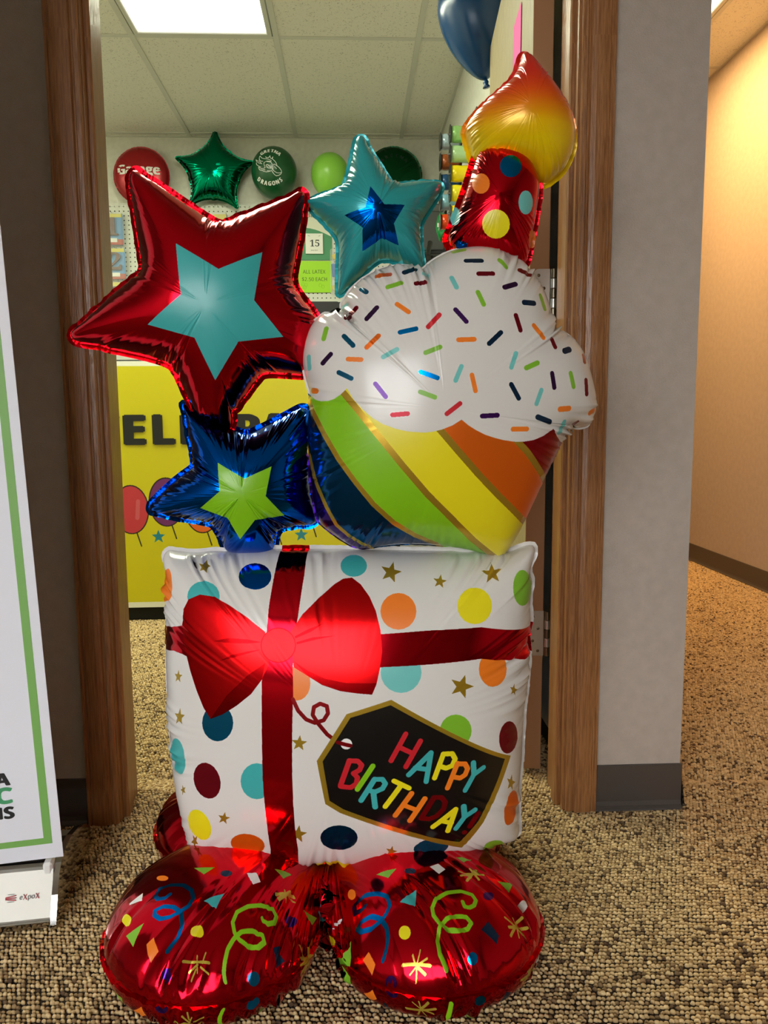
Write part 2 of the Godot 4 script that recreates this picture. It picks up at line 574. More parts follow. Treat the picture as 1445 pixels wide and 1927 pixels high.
func carpet() -> void:
	# looped pile: one small lump of yarn per loop, in staggered rows
	var loop := SphereMesh.new()
	loop.radius = 0.5
	loop.height = 1.0
	loop.radial_segments = 8
	loop.rings = 3
	var ym := mat(Color.WHITE, 0.92)
	ym.vertex_color_use_as_albedo = true
	ym.rim_enabled = true
	ym.rim = 0.25
	loop.material = ym
	var spots: Array[Vector2] = []
	var px := 0.0072
	var pz := 0.0086
	for area in [[-1.0, 1.99, -0.18, 0.90], [0.72, 1.99, -3.4, -0.16], [-1.15, 0.5, -1.75, -0.13]]:
		var row := 0
		var z: float = area[2]
		while z < area[3]:
			var x: float = area[0] + (row % 2) * px * 0.5
			while x < area[1]:
				spots.append(Vector2(x, z + 0.0010 * sin(x * 40.0 + row) + 0.06 * x))
				x += px
			z += pz
			row += 1
	var mm := MultiMesh.new()
	mm.transform_format = MultiMesh.TRANSFORM_3D
	mm.use_colors = true
	mm.mesh = loop
	mm.instance_count = spots.size()
	var wob := noise(3.0, 4, 2)
	var pale := srgb(226, 198, 146).srgb_to_linear()
	var mid := srgb(172, 142, 96).srgb_to_linear()
	var brown := srgb(84, 60, 36).srgb_to_linear()
	for i in spots.size():
		var p := spots[i]
		p += Vector2(rng.randf_range(-1, 1), rng.randf_range(-0.6, 0.6)) * 0.0014
		var s := rng.randf_range(0.8, 1.2)
		var b := Basis(Vector3.UP, rng.randf_range(-0.5, -0.05)) * Basis(Vector3.BACK, rng.randf_range(-0.5, 0.3)) * Basis.from_scale(Vector3(0.0084 * s, 0.0082 * rng.randf_range(0.7, 1.3), 0.0056 * s))
		mm.set_instance_transform(i, Transform3D(b, Vector3(p.x, -0.0030 + rng.randf_range(-0.0016, 0.0012), p.y)))
		var t := rng.randf() + wob.get_noise_2d(p.x, p.y) * 0.06
		var c := pale.lerp(mid, clampf(t, 0, 1)) if t < 0.82 else mid.lerp(brown, clampf((t - 0.82) * 6.0, 0, 1))
		mm.set_instance_color(i, c)
	var mi := MultiMeshInstance3D.new()
	mi.name = "carpet_pile"
	mi.multimesh = mm
	tag(mi, "", "", "", "stuff")
	get_node("floor").add_child(mi)
	mi.position = -get_node("floor").position
	slab("floor_far", Vector3(-3.0, -0.1, 0.86), Vector3(2.0, 0.0, 4.3), M.carpet_far)
	slab("floor_far", Vector3(-3.0, -0.1, -3.08), Vector3(0.53, -0.001, -1.75), M.carpet_far)
	slab("floor_far", Vector3(-3.0, -0.1, -1.75), Vector3(-1.15, -0.001, -0.15), M.carpet_far)
	slab("floor_far", Vector3(-3.0, -0.1, -0.015), Vector3(-1.0, -0.001, 0.86), M.carpet_far)

# ------------------------------------------------------------------ foil balloons
class Print:
	var a: Image
	var o: Image
	var x0: float
	var y1: float
	var s: float
	var w: int
	var h: int
	func fill(pts: PackedVector2Array, c: Color, q: Color) -> void:
		var n := pts.size()
		var P := PackedVector2Array()
		var lo := 1e9
		var hi := -1e9
		for p in pts:
			var v := Vector2((p.x - x0) * s, (y1 - p.y) * s)
			P.append(v)
			lo = minf(lo, v.y)
			hi = maxf(hi, v.y)
		for y in range(maxi(0, int(lo)), mini(h - 1, int(hi) + 1) + 1):
			var yy := y + 0.5
			var xs := PackedFloat32Array()
			for i in n:
				var u := P[i]
				var v := P[(i + 1) % n]
				if (u.y > yy) != (v.y > yy):
					xs.append(u.x + (v.x - u.x) * (yy - u.y) / (v.y - u.y))
			xs.sort()
			for k in range(0, xs.size() - 1, 2):
				var xa := clampi(roundi(xs[k]), 0, w)
				var xb := clampi(roundi(xs[k + 1]), 0, w)
				if xb > xa:
					a.fill_rect(Rect2i(xa, y, xb - xa, 1), c)
					o.fill_rect(Rect2i(xa, y, xb - xa, 1), q)
	func disc(c: Vector2, ax: Vector2, ay: Vector2, col: Color, q: Color, n := 36) -> void:
		var pts := PackedVector2Array()
		for k in n:
			pts.append(c + ax * cos(TAU * k / n) + ay * sin(TAU * k / n))
		fill(pts, col, q)
	func stroke(pts: PackedVector2Array, wd: float, col: Color, q: Color) -> void:
		for i in pts.size():
			disc(pts[i], Vector2(wd / 2, 0), Vector2(0, wd / 2), col, q, 20)
			if i + 1 < pts.size():
				var e := (pts[i + 1] - pts[i])
				if e.length() < 1e-6: continue
				var nn := e.normalized().orthogonal() * wd / 2
				fill(PackedVector2Array([pts[i] + nn, pts[i + 1] + nn, pts[i + 1] - nn, pts[i] - nn]), col, q)

func flat(a: Array) -> PackedVector2Array:
	var p := PackedVector2Array()
	for i in range(0, a.size(), 2): p.append(Vector2(a[i], a[i + 1]))
	return p

func ink_of(n: String) -> Array:
	var c: Array = INK[n]
	return [srgb(c[0], c[1], c[2]), Color(1.0, c[4], c[3])]

# thickness of an inflated outline: a smooth distance to the seam, the same everywhere along a straight edge
func inflate(d: Dictionary, M_ := 38, sub := 3) -> ArrayMesh:
	var O := flat(d.outline)
	var N := O.size()
	var tx := PackedFloat32Array(); var ty := PackedFloat32Array()
	var per := 0.0
	var arc := PackedFloat32Array()
	for i in N:
		var e := O[(i + 1) % N] - O[i]
		arc.append(per)
		per += e.length()
		e = e.normalized()
		tx.append(e.x); ty.append(e.y)
	var hs: Array[PackedFloat32Array] = []
	var top := 0.0
	var c0 := 0.0
	for j in M_ + 1:
		var t := 1.0 - pow(1.0 - float(j) / M_, 2.0)
		var row := PackedFloat32Array()
		row.resize(N)
		if j < M_:
			for i in (N if j > 0 else 1):
				var p := O[i] * t
				var acc := 0.0
				var rx := O[0].x - p.x
				var ry := O[0].y - p.y
				var l := sqrt(rx * rx + ry * ry) + 1e-9
				for k in N:
					var k2 := k + 1 if k + 1 < N else 0
					var bx := O[k2].x - p.x
					var by := O[k2].y - p.y
					var l2 := sqrt(bx * bx + by * by) + 1e-9
					var ux := tx[k]
					var uy := ty[k]
					var dl := rx * uy - ry * ux
					if absf(dl) > 1e-6:
						acc += ((bx * ux + by * uy) / l2 - (rx * ux + ry * uy) / l) / dl
					rx = bx
					ry = by
					l = l2
				var v := 2.0 / acc if acc > 1e-6 else 0.0
				row[i] = v
				top = maxf(top, v)
			if j == 0:
				row.fill(row[0])
		hs.append(row)
	# refine round the seam
	var NS := N * sub
	var pos := PackedVector2Array()
	var bend := PackedFloat32Array()
	var sarc := PackedFloat32Array()
	for i in N:
		var pa := O[(i + N - 1) % N]; var pb := O[i]; var pc := O[(i + 1) % N]; var pd := O[(i + 2) % N]
		var turn := (pb - O[(i + N - 3) % N]).cross(O[(i + 3) % N] - pb) / maxf(1e-6, (pb - O[(i + N - 3) % N]).length() * (O[(i + 3) % N] - pb).length())
		for k in sub:
			pos.append(pb.cubic_interpolate(pc, pa, pd, float(k) / sub))
			bend.append(clampf(-turn * 2.2, 0.0, 1.0))
			sarc.append(arc[i] + (pc - pb).length() * k / sub)
	var n1 := noise(1.0, d.get("seed", 1), 2)
	var front: Array[PackedVector3Array] = []
	var back: Array[PackedVector3Array] = []
	var amp: float = d.get("pleat", 1.0)
	var e_: float = d.e
	var reach: float = d.get("reach", 0.045)
	var eb: float = d.get("eb", e_)
	for j in M_ + 1:
		var t := 1.0 - pow(1.0 - float(j) / M_, 2.0)
		var rf := PackedVector3Array()
		var rb := PackedVector3Array()
		for i in N:
			var ha := hs[j][(i + N - 1) % N]; var hb := hs[j][i]; var hc := hs[j][(i + 1) % N]; var hd := hs[j][(i + 2) % N]
			for k in sub:
				var v := cubic_interpolate(hb, hc, ha, hd, float(k) / sub)
				var f := pow(clampf(v / top, 0.0, 1.0), e_)
				var p := pos[i * sub + k] * t
				if d.has("lobed"):
					f *= (1.0 - 0.5 * exp(-p.length_squared() / 0.0121)) * (1.0 - 0.45 * exp(-p.x * p.x / 0.0025)) * (1.0 - 0.4 * exp(-p.y * p.y / 0.0025))
				rf.append(Vector3(p.x, p.y, f * d.h))
				if eb != e_: f = pow(clampf(v / top, 0.0, 1.0), eb)
				rb.append(Vector3(p.x, p.y, -f * d.hb))
		front.append(rf)
		back.append(rb)
	var verts := PackedVector3Array()
	var norms := PackedVector3Array()
	var uvs := PackedVector2Array()
	var idx := PackedInt32Array()
	for side in 2:
		var G: Array[PackedVector3Array] = front if side == 0 else back
		var sg := 1.0 if side == 0 else -1.0
		# pleats that run in from the seam
		var D: Array[PackedVector3Array] = []
		for j in M_ + 1:
			var t := 1.0 - pow(1.0 - float(j) / M_, 2.0)
			var row := PackedVector3Array()
			for i in NS:
				var p := G[j][i]
				if j > 2:
					var du := G[j][(i + 1) % NS] - G[j][(i + NS - 1) % NS]
					var dv := G[mini(j + 1, M_)][i] - G[j - 1][i]
					var nn := dv.cross(du).normalized()
					if nn.z * sg < 0.0: nn = -nn
					var dist := pos[i].length() * (1.0 - t)
					var s := sarc[i]
					var a1 := n1.get_noise_2d(s * 55.0, dist * 3.0 + side * 40.0)
					var a2 := n1.get_noise_2d(s * 130.0 + 70.0, dist * 5.0)
					var md := clampf(0.35 + n1.get_noise_2d(s * 6.0 + 30.0, 9.0) * 1.5, 0.05, 1.3) + bend[i] * 2.0
					var w := smoothstep(0.0, 0.012, dist) * exp(-dist / (reach * (1.0 + 0.5 * bend[i])))
					var w2 := smoothstep(0.0, 0.006, dist) * exp(-dist / 0.022)
					p += nn * amp * md * (a1 * 0.0034 * w + a2 * 0.0022 * w2)
				row.append(p)
			D.append(row)
		var base := verts.size()
		var run := PackedFloat32Array()      # length of the foil from the middle outwards
		run.resize(NS)
		var roll: bool = d.has("unrolled")
		for j in M_ + 1:
			for i in NS:
				var uvp := Vector2(D[j][i].x, D[j][i].y)
				if roll:
					if j > 0: run[i] += G[j][i].distance_to(G[j - 1][i])
					uvp = pos[i].normalized() * run[i]
				verts.append(D[j][i])
				var n := Vector3(0, 0, sg)
				if j > 0:
					var du := D[j][(i + 1) % NS] - D[j][(i + NS - 1) % NS]
					var dv := D[mini(j + 1, M_)][i] - D[j - 1][i]
					n = dv.cross(du).normalized()
					if n.dot(Vector3(D[j][i].x * 0.3, D[j][i].y * 0.3, sg * 0.2)) < 0.0: n = -n
				norms.append(n)
				uvs.append(Vector2((uvp.x - d.x0) / d.w, (d.y1 - uvp.y) / d.ht))
		for j in M_:
			for i in NS:
				var i2 := (i + 1) % NS
				var a := base + j * NS + i
				var b := base + (j + 1) * NS + i
				var c := base + (j + 1) * NS + i2
				var q := base + j * NS + i2
				if side == 0:
					idx.append_array([a, c, b])
					if j > 0: idx.append_array([a, q, c])
				else:
					idx.append_array([a, b, c])
					if j > 0: idx.append_array([a, c, q])
		# flat seam rim
		var rim := verts.size()
		var rw: float = d.get("rim", 0.006)
		for ring in 2:
			for i in NS:
				var tn := pos[(i + 1) % NS] - pos[(i + NS - 1) % NS]
				var ow := Vector2(tn.y, -tn.x).normalized()
				var wv := n1.get_noise_2d(sarc[i] * 60.0, 77.0) * 0.004
				var p2 := pos[i] + ow * (rw * ring)
				verts.append(Vector3(p2.x, p2.y, wv * ring + sg * 0.0002))
				var cr := n1.get_noise_2d(sarc[i] * 170.0, 33.0 + ring * 0.4) * 0.22 + n1.get_noise_2d(sarc[i] * 45.0, 12.0) * 0.3
				var tt := tn.normalized() * cr
				norms.append(Vector3(tt.x - ow.x * 0.25, tt.y - ow.y * 0.25, sg).normalized())
				var up2 := pos[i].normalized() * (run[i] + rw * ring) if roll else p2
				uvs.append(Vector2((up2.x - d.x0) / d.w, (d.y1 - up2.y) / d.ht))
		for i in NS:
			var i2 := (i + 1) % NS
			var a := rim + i
			var b := rim + NS + i
			var c := rim + NS + i2
			var q := rim + i2
			if side == 0: idx.append_array([a, c, b, a, q, c])
			else: idx.append_array([a, b, c, a, c, q])
	var arr := []
	arr.resize(Mesh.ARRAY_MAX)
	arr[Mesh.ARRAY_VERTEX] = verts
	arr[Mesh.ARRAY_NORMAL] = norms
	arr[Mesh.ARRAY_TEX_UV] = uvs
	arr[Mesh.ARRAY_INDEX] = idx
	var am := ArrayMesh.new()
	am.add_surface_from_arrays(Mesh.PRIMITIVE_TRIANGLES, arr)
	return am

func printed(d: Dictionary) -> Material:
	var pr := Print.new()
	var O := flat(d.outline)
	var lo := Vector2(1e9, 1e9)
	var hi := -lo
	for p in O:
		lo = lo.min(p)
		hi = hi.max(p)
	lo -= Vector2(0.014, 0.014)
	hi += Vector2(0.014, 0.014)
	if d.has("unrolled"):
		lo = Vector2(d.unrolled[0], d.unrolled[1])
		hi = Vector2(d.unrolled[2], d.unrolled[3])
	d.x0 = lo.x
	d.y1 = hi.y
	d.w = hi.x - lo.x
	d.ht = hi.y - lo.y
	var g := ink_of(d.ground)
	if d.prints.is_empty() and not d.has("fade"):
		return mat(g[0], g[1].g, g[1].b)
	pr.x0 = lo.x
	pr.y1 = hi.y
	pr.s = d.get("res", 2200.0)
	pr.w = int(d.w * pr.s)
	pr.h = int(d.ht * pr.s)
	pr.a = Image.create(pr.w, pr.h, false, Image.FORMAT_RGB8)
	pr.o = Image.create(pr.w, pr.h, false, Image.FORMAT_RGB8)
	pr.a.fill(g[0])
	pr.o.fill(g[1])
	if d.has("fade"):
		var gr := Gradient.new()
		gr.offsets = PackedFloat32Array()
		gr.colors = PackedColorArray()
		for f in d.fade:
			gr.add_point(f[0], srgb(f[1], f[2], f[3]))
		for y in pr.h:
			pr.a.fill_rect(Rect2i(0, y, pr.w, 1), gr.sample(float(y) / pr.h))
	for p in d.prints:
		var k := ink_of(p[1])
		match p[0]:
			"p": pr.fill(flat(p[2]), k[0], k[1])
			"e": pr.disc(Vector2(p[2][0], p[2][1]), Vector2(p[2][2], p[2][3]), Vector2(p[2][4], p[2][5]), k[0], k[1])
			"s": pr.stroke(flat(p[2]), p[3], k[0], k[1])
	var m := ORMMaterial3D.new()
	m.albedo_texture = ImageTexture.create_from_image(pr.a)
	m.orm_texture = ImageTexture.create_from_image(pr.o)
	return m

func foil(parent: Node, called: String, key: String, label := "") -> MeshInstance3D:
	var d: Dictionary = FOIL[key].duplicate(true)
	var m := printed(d)
	var mesh := inflate(d)
	var at := Vector3(d.at[0], d.at[1], d.at[2])
	var o := part(parent, called, mesh, m, at)
	o.basis = Basis(Vector3.UP, deg_to_rad(d.yaw)) * Basis(Vector3.RIGHT, deg_to_rad(d.tilt))
	if label: o.set_meta("label", label)
	return o

func balloon_column() -> void:
	var root := thing("balloon_column", Vector3(0, 0, 0), "tall foil balloon column of cupcake, stars and gift box standing in doorway", "balloon")
	foil(root, "base_balloon", "base", "shiny red base lobes printed with confetti and curled streamers")
	foil(root, "gift_box_balloon", "box", "white dotted gift box with red bow and birthday tag")
	foil(root, "cupcake_balloon", "cup", "cupcake with sprinkled white frosting and rainbow striped cup")
	foil(root, "star_balloon", "red", "red star with teal star printed in its middle")
	foil(root, "star_balloon", "blue", "blue star with lime green star printed in its middle")
	foil(root, "star_balloon", "teal", "teal star with blue metallic star printed in its middle")
	foil(root, "candle_balloon", "candle", "red candle with coloured dots")
	foil(root, "flame_balloon", "flame", "candle flame shaded from red to yellow")
	part(root, "foil_tail", crumple(Vector3(0.014, 0.009, 0.008), 21), mat(srgb(0, 84, 180), 0.15, 1.0), Vector3(0.1721, 1.1131, 0.365), Vector3(0, 0, 15))
	part(root, "foil_tail", crumple(Vector3(0.011, 0.006, 0.006), 22), mat(srgb(120, 190, 60), 0.2, 0.6), Vector3(0.2381, 1.0998, 0.37), Vector3(0, 0, -25))

# ------------------------------------------------------------------ hall: pull-up banner
func roller_banner() -> void:
	var root := thing("roller_banner", Vector3(-0.526, 0.001, 0.19), "white pull-up banner with green border in a silver base by the left door casing", "banner")
	root.rotation_degrees.y = 7.0
	var chrome := mat(srgb(205, 205, 205), 0.06, 1.0)
	var satin := mat(srgb(172, 168, 158), 0.45, 0.5)
	var side := [[0.0, -0.148], [0.006, -0.15], [0.02, -0.145], [0.055, -0.10], [0.08, -0.045], [0.094, 0.01], [0.098, 0.05], [0.094, 0.085], [0.078, 0.108], [0.05, 0.126], [0.02, 0.142], [0.008, 0.146], [0.0, 0.145]]
	var sp := PackedVector2Array()
	for q in side: sp.append(Vector2(q[0], q[1]))
	for x in [0.0, -0.858]:
		part(root, "end_plate", extrude_y(sp, 0.0, 0.01), chrome, Vector3(x, 0, 0), Vector3(0, 0, 90))
	var bp := PackedVector2Array()
	for q in [[0.004, 0.138], [0.014, 0.1405], [0.017, 0.137], [0.086, 0.106], [0.0885, 0.1], [0.0885, 0.088], [0.07, 0.086], [0.06, 0.03], [0.045, -0.1], [0.01, -0.135], [0.004, -0.135]]: bp.append(Vector2(q[0], q[1]))
	var body := part(root, "base", extrude_y(bp, 0.0, 0.848), satin, Vector3(-0.01, 0, 0), Vector3(0, 0, 90))
	part(root, "front_lip", cbox(0.848, 0.014, 0.006, 0.002), chrome, Vector3(-0.434, 0.009, 0.1415))
	part(root, "end_cap", cbox(0.016, 0.03, 0.03, 0.004), M.white_ink, Vector3(-0.019, 0.083, 0.094))
	part(root, "lid", cbox(0.83, 0.004, 0.11, 0.001), M.black_plastic, Vector3(-0.435, 0.064, 0.0), Vector3(-8, 0, 0))
	# maker's mark on the slanted front
	var mark := Node3D.new()
	mark.position = Vector3(-0.062, 0.05, 0.1235)
	mark.rotation_degrees = Vector3(-24.2, 0, 0)
	mark.name = "maker_mark"
	root.add_child(mark)
	var x := 0.0
	for w in [["e", false], ["X", true], ["po", false], ["X", true]]:
		var t := text_mesh(w[0], 0.0085 if w[1] else 0.0075, false)
		part(mark, "letter", t, M.red_ink if w[1] else mat(srgb(120, 120, 118), 0.5), Vector3(x - t.get_aabb().position.x, 0, 0.0006))
		x += t.get_aabb().size.x + 0.0012
	for k in 3:
		part(mark, "mark_bar", cbox(0.017, 0.0016, 0.0005, 0.0001), M.red_ink, Vector3(-0.014, (k - 1) * 0.0026, 0.0006), Vector3(0, 0, [-8, 0, 8][k]))
	for s in [-1, 1]:
		part(mark, "mark_bar", cbox(0.011, 0.0008, 0.0005, 0.0001), mat(srgb(150, 150, 148), 0.5), Vector3(-0.014, s * 0.0058, 0.0006))
	# the sheet leans a little to the left
	var sheet := part(root, "sheet", cbox(0.824, 1.96, 0.0012, 0.0002), M.white_vinyl, Vector3(-0.407 - 0.033, 1.066, 0.0945), Vector3(0, 0, 1.93))
	var right := 0.412
	var bot := -0.98
	part(sheet, "border", cbox(0.0135, 1.9, 0.0006, 0.0001), M.vinyl_green, Vector3(right - 0.0225, bot + 0.027 + 0.95, 0.0008))
	part(sheet, "border", cbox(0.0135, 1.9, 0.0006, 0.0001), M.vinyl_green, Vector3(-right + 0.0225, bot + 0.027 + 0.95, 0.0008))
	part(sheet, "border", cbox(0.7655, 0.011, 0.0006, 0.0001), M.vinyl_green, Vector3(0, bot + 0.0325, 0.0008))
	var dg := mat(srgb(66, 152, 100), 0.5)
	var rows := [["NA", 0.0205, 0.140, 0.0726, M.ink], ["i", 0.0255, 0.108, 0.0985, dg], ["C", 0.0275, 0.107, 0.0708, dg], ["NS", 0.0200, 0.080, 0.0713, M.ink]]
	for r in rows:
		var t := heavy_text(r[0], r[1], r[1] * 0.045)
		var box := t.get_aabb()
		var bold := part(sheet, "lettering", t, r[4], Vector3(right - r[3] - box.end.x * 1.25, bot + r[2] - box.position.y, 0.0009))
		bold.scale = Vector3(1.25, 1.0, 1.0)

# ------------------------------------------------------------------ shop: counter
func counter() -> void:
	var root := thing("sales_counter", Vector3(-0.75, 0.0, -1.95), "dark sales counter in the shop behind the balloons", "counter")
	part(root, "body", cbox(1.9, 1.05, 0.5, 0.004), M.dark, Vector3(0, 0.525, 0))
	part(root, "top", cbox(1.96, 0.045, 0.53, 0.006), M.black_plastic, Vector3(0, 1.0745, -0.01))
	var bn := thing("celebration_banner", Vector3(-0.6, 0.0, -1.683), "yellow celebration banner with black letters hanging on the counter front", "banner")
	var W := 1.5
	var y0 := 0.058
	var y1 := 1.09
	var pr := Print.new()
	pr.x0 = -W / 2.0
	pr.y1 = y1
	pr.s = 900.0
	pr.w = int(W * pr.s)
	pr.h = int((y1 - y0) * pr.s)
	pr.a = Image.create(pr.w, pr.h, false, Image.FORMAT_RGB8)
	pr.o = Image.create(4, 4, false, Image.FORMAT_RGB8)
	pr.a.fill(srgb(236, 238, 225))
	var q := Color(1, 1, 1)
	var rect := func(a: float, b: float, c: float, d: float, col: Color) -> void:
		pr.fill(PackedVector2Array([Vector2(a, b), Vector2(c, b), Vector2(c, d), Vector2(a, d)]), col, q)
	rect.call(-W / 2, y0 + 0.024, W / 2, y1 - 0.02, srgb(208, 198, 6))
	var cols := [srgb(196, 52, 66), srgb(110, 38, 108), srgb(226, 104, 24), srgb(100, 176, 40), srgb(30, 130, 190), srgb(196, 52, 66), srgb(226, 104, 24)]
	for k in 7:
		var c := Vector2(-0.33 + k * 0.147, 0.478 + (0.03 if k % 2 else 0.0))
		pr.stroke(PackedVector2Array([c + Vector2(0.02, -0.1), c + Vector2(0.036, -0.155)]), 0.005, srgb(20, 20, 16), q)
		pr.disc(c, Vector2(0.074, 0), Vector2(0, 0.104), srgb(34, 16, 20), q)
		pr.disc(c, Vector2(0.069, 0), Vector2(0, 0.099), cols[k], q)
		pr.stroke(PackedVector2Array([c + Vector2(0.03, 0.035), c + Vector2(0.024, -0.035)]), 0.017, cols[k].lightened(0.18), q)
	for k in 4:
		var c := Vector2(-0.222 + k * 0.3, 0.362)
		var st := PackedVector2Array()
		for i in 10:
			var r := 0.03 if i % 2 == 0 else 0.0125
			st.append(c + Vector2(sin(i * PI / 5.0), cos(i * PI / 5.0)) * r)
		pr.fill(st, [srgb(22, 128, 150), srgb(200, 50, 60)][k % 2], q)
	var m := mat(Color.WHITE, 0.42)
	m.albedo_texture = ImageTexture.create_from_image(pr.a)
	var stt := SurfaceTool.new()
	stt.begin(Mesh.PRIMITIVE_TRIANGLES)
	var n := 24
	for i in n:
		var xa := -W / 2 + W * i / n
		var xb := -W / 2 + W * (i + 1) / n
		var za := sin(xa * 9.0) * 0.002
		var zb := sin(xb * 9.0) * 0.002
		face(stt, [Vector3(xa, y0, za), Vector3(xb, y0, zb), Vector3(xb, y1, zb), Vector3(xa, y1, za)], Vector3(0, 0, 1), [Vector2(float(i) / n, 1), Vector2(float(i + 1) / n, 1), Vector2(float(i + 1) / n, 0), Vector2(float(i) / n, 0)])
		face(stt, [Vector3(xa, y0, za - 0.0012), Vector3(xb, y0, zb - 0.0012), Vector3(xb, y1, zb - 0.0012), Vector3(xa, y1, za - 0.0012)], Vector3(0, 0, -1), [Vector2(float(i) / n, 1), Vector2(float(i + 1) / n, 1), Vector2(float(i + 1) / n, 0), Vector2(float(i) / n, 0)])
	part(bn, "sheet", stt.commit(), m)
	var letters := "CELEBRATE"
	for k in letters.length():
		var t := heavy_text(letters[k], 0.117, 0.0055)
		var o := part(bn, "letter", t, M.ink, Vector3(-0.42 + k * 0.1165, 0.8075, 0.0035))
		o.scale = Vector3(1.2, 1, 1)
	# screen seen from behind
	var mon := thing("monitor", Vector3(-0.27, 1.097, -1.82), "black flat monitor seen from behind on the sales counter", "monitor")
	var rp := PackedVector2Array()
	for c in [[0.21, 0.225, 0.0], [-0.21, 0.225, 90.0], [-0.21, 0.06, 180.0], [0.21, 0.06, 270.0]]:
		for k in 6:
			var a := deg_to_rad(c[2] + k * 18.0)
			rp.append(Vector2(c[0] + cos(a) * 0.018, c[1] + sin(a) * 0.018))
	part(mon, "housing", extrude_y(rp, 0.0, 0.03), M.black_plastic, Vector3(0, 0.0, 0.05), Vector3(-90, 0, 0))
	part(mon, "neck", cbox(0.06, 0.12, 0.02, 0.004), M.black_plastic, Vector3(0, 0.065, 0.015))
	part(mon, "foot", cbox(0.2, 0.012, 0.16, 0.004), M.black_plastic, Vector3(0, 0.007, 0.0))

# ------------------------------------------------------------------ shop: back wall
func shop_display() -> void:
	# pegboard with real holes
	var pb := thing("pegboard", Vector3(0, 0, -3.052), "white perforated pegboard along the back wall of the shop", "pegboard")
	var st := SurfaceTool.new()
	st.begin(Mesh.PRIMITIVE_TRIANGLES)
	var p := 0.0254
	var ring := []
	var sq := []
	for k in 8:
		var a := TAU * k / 8.0 + PI / 8.0
		ring.append(Vector3(cos(a), sin(a), 0) * 0.0036)
		var v := Vector2(cos(a), sin(a))
		v /= maxf(absf(v.x), absf(v.y))
		sq.append(Vector3(v.x, v.y, 0) * p / 2.0)
	for i in 85:
		for j in 23:
			var c := Vector3(-1.64 + p * i, 2.0552 - p * j, 0.0)
			for k in 8:
				var k2 := (k + 1) % 8
				face(st, [c + ring[k], c + sq[k], c + sq[k2], c + ring[k2]], Vector3(0, 0, 1))
				if (sq[k] - sq[k2]).x != 0.0 and (sq[k] - sq[k2]).y != 0.0:
					var corner := Vector3(signf(sq[k].x + sq[k2].x), signf(sq[k].y + sq[k2].y), 0) * p / 2.0
					face(st, [c + sq[k], c + corner, c + sq[k2]], Vector3(0, 0, 1))
	var peg := mat(srgb(205, 207, 196), 0.5)
	part(pb, "board", st.commit(), peg)
	part(pb, "lower_board", cbox(2.16, 0.6, 0.004, 0.001), peg, Vector3(-0.575, 1.185, -0.002))
	part(pb, "dark_gap_sheet", cbox(2.16, 1.15, 0.004, 0.001), M.dark, Vector3(-0.575, 1.48, -0.02))  # near-black sheet puts the shade of the gap behind the holes into colour
	part(pb, "edge_rail", cbox(2.16, 0.006, 0.024, 0.001), peg, Vector3(-0.575, 2.071, -0.012))
	var blue := mat(srgb(70, 140, 196), 0.4)
	var choc := mat(srgb(92, 46, 34), 0.45)
	var film := mat(Color(1, 1, 1, 0.14), 0.05)
	film.transparency = BaseMaterial3D.TRANSPARENCY_ALPHA
	var packs := [["1", Vector3(-1.343, 1.925, -3.03), "brown number one candle in a blue card bag on pegboard"], ["2", Vector3(-1.336, 1.735, -3.03), "brown number two candle in a blue card bag on pegboard"], ["3", Vector3(-1.325, 1.547, -3.03), "number candle in a pale card bag, lowest of its column"]]
	for k in packs:
		var t := thing("candle_pack", k[1], k[2], "candle pack", "number candle packs on the pegboard")
		var low: bool = k[0] == "3"
		part(t, "card", cbox(0.108, 0.172, 0.0012, 0.0003), blue if not low else mat(srgb(190, 190, 160), 0.5), Vector3.ZERO)
		part(t, "header", cbox(0.104, 0.02, 0.001, 0.0003), mat(srgb(214, 202, 70), 0.5), Vector3(-0.002, 0.075, 0.0014))
		part(t, "footer", cbox(0.106, 0.03, 0.001, 0.0003), mat(srgb(176, 62, 40), 0.5), Vector3(0, -0.07, 0.0014))
		part(t, "price_label", cbox(0.05, 0.022, 0.001, 0.0003), M.paper, Vector3(-0.004, -0.06, 0.0026))
		part(t, "emblem", lathe([Vector2(0.011, 0.0), Vector2(0.011, 0.001), Vector2(0.0, 0.0014)], 20), choc, Vector3(-0.044, 0.034, 0.001), Vector3(90, 0, 0))
		var dg := text_mesh(k[0], 0.095, true, true, 0.012)
		part(t, "candle", dg, choc, Vector3(-0.002, 0.012, 0.009)).scale = Vector3(1.15, 1.0, 1.0)
		part(t, "bag", cbox(0.116, 0.186, 0.024, 0.008), film, Vector3(0, 0, 0.0075))
		part(t, "peg_hook", tube([Vector3(0, 0.088, -0.02), Vector3(0, 0.088, 0.02), Vector3(0, 0.094, 0.024)], 0.0016, 6), M.steel)
	var yp := thing("party_pack", Vector3(-0.70, 1.965, -3.03), "yellow cards in clear bags hanging below the green star", "pack")
	for s in [-1, 1]:
		part(yp, "card", cbox(0.07, 0.11, 0.002, 0.0005), mat(srgb(206, 190, 60), 0.5), Vector3(s * 0.04, -0.02 - s * 0.01, s * 0.003))
		part(yp, "bag", cbox(0.085, 0.13, 0.014, 0.005), film, Vector3(s * 0.044, -0.018 - s * 0.01, 0.004))
	part(yp, "peg_hook", tube([Vector3(0, 0.04, -0.02), Vector3(0, 0.04, 0.02), Vector3(0, 0.046, 0.024)], 0.0016, 6), M.steel)
	# calendar poster
	var po := thing("calendar_poster", Vector3(-0.25, 1.91, -3.047), "green wall calendar with a white tear-off pad reading fifteen", "calendar")
	part(po, "sheet", cbox(0.29, 0.3, 0.0016, 0.0004), mat(srgb(70, 140, 98), 0.6), Vector3.ZERO)
	var arc := PackedVector2Array([Vector2(-0.145, 0.15), Vector2(0.145, 0.15), Vector2(0.145, -0.02)])
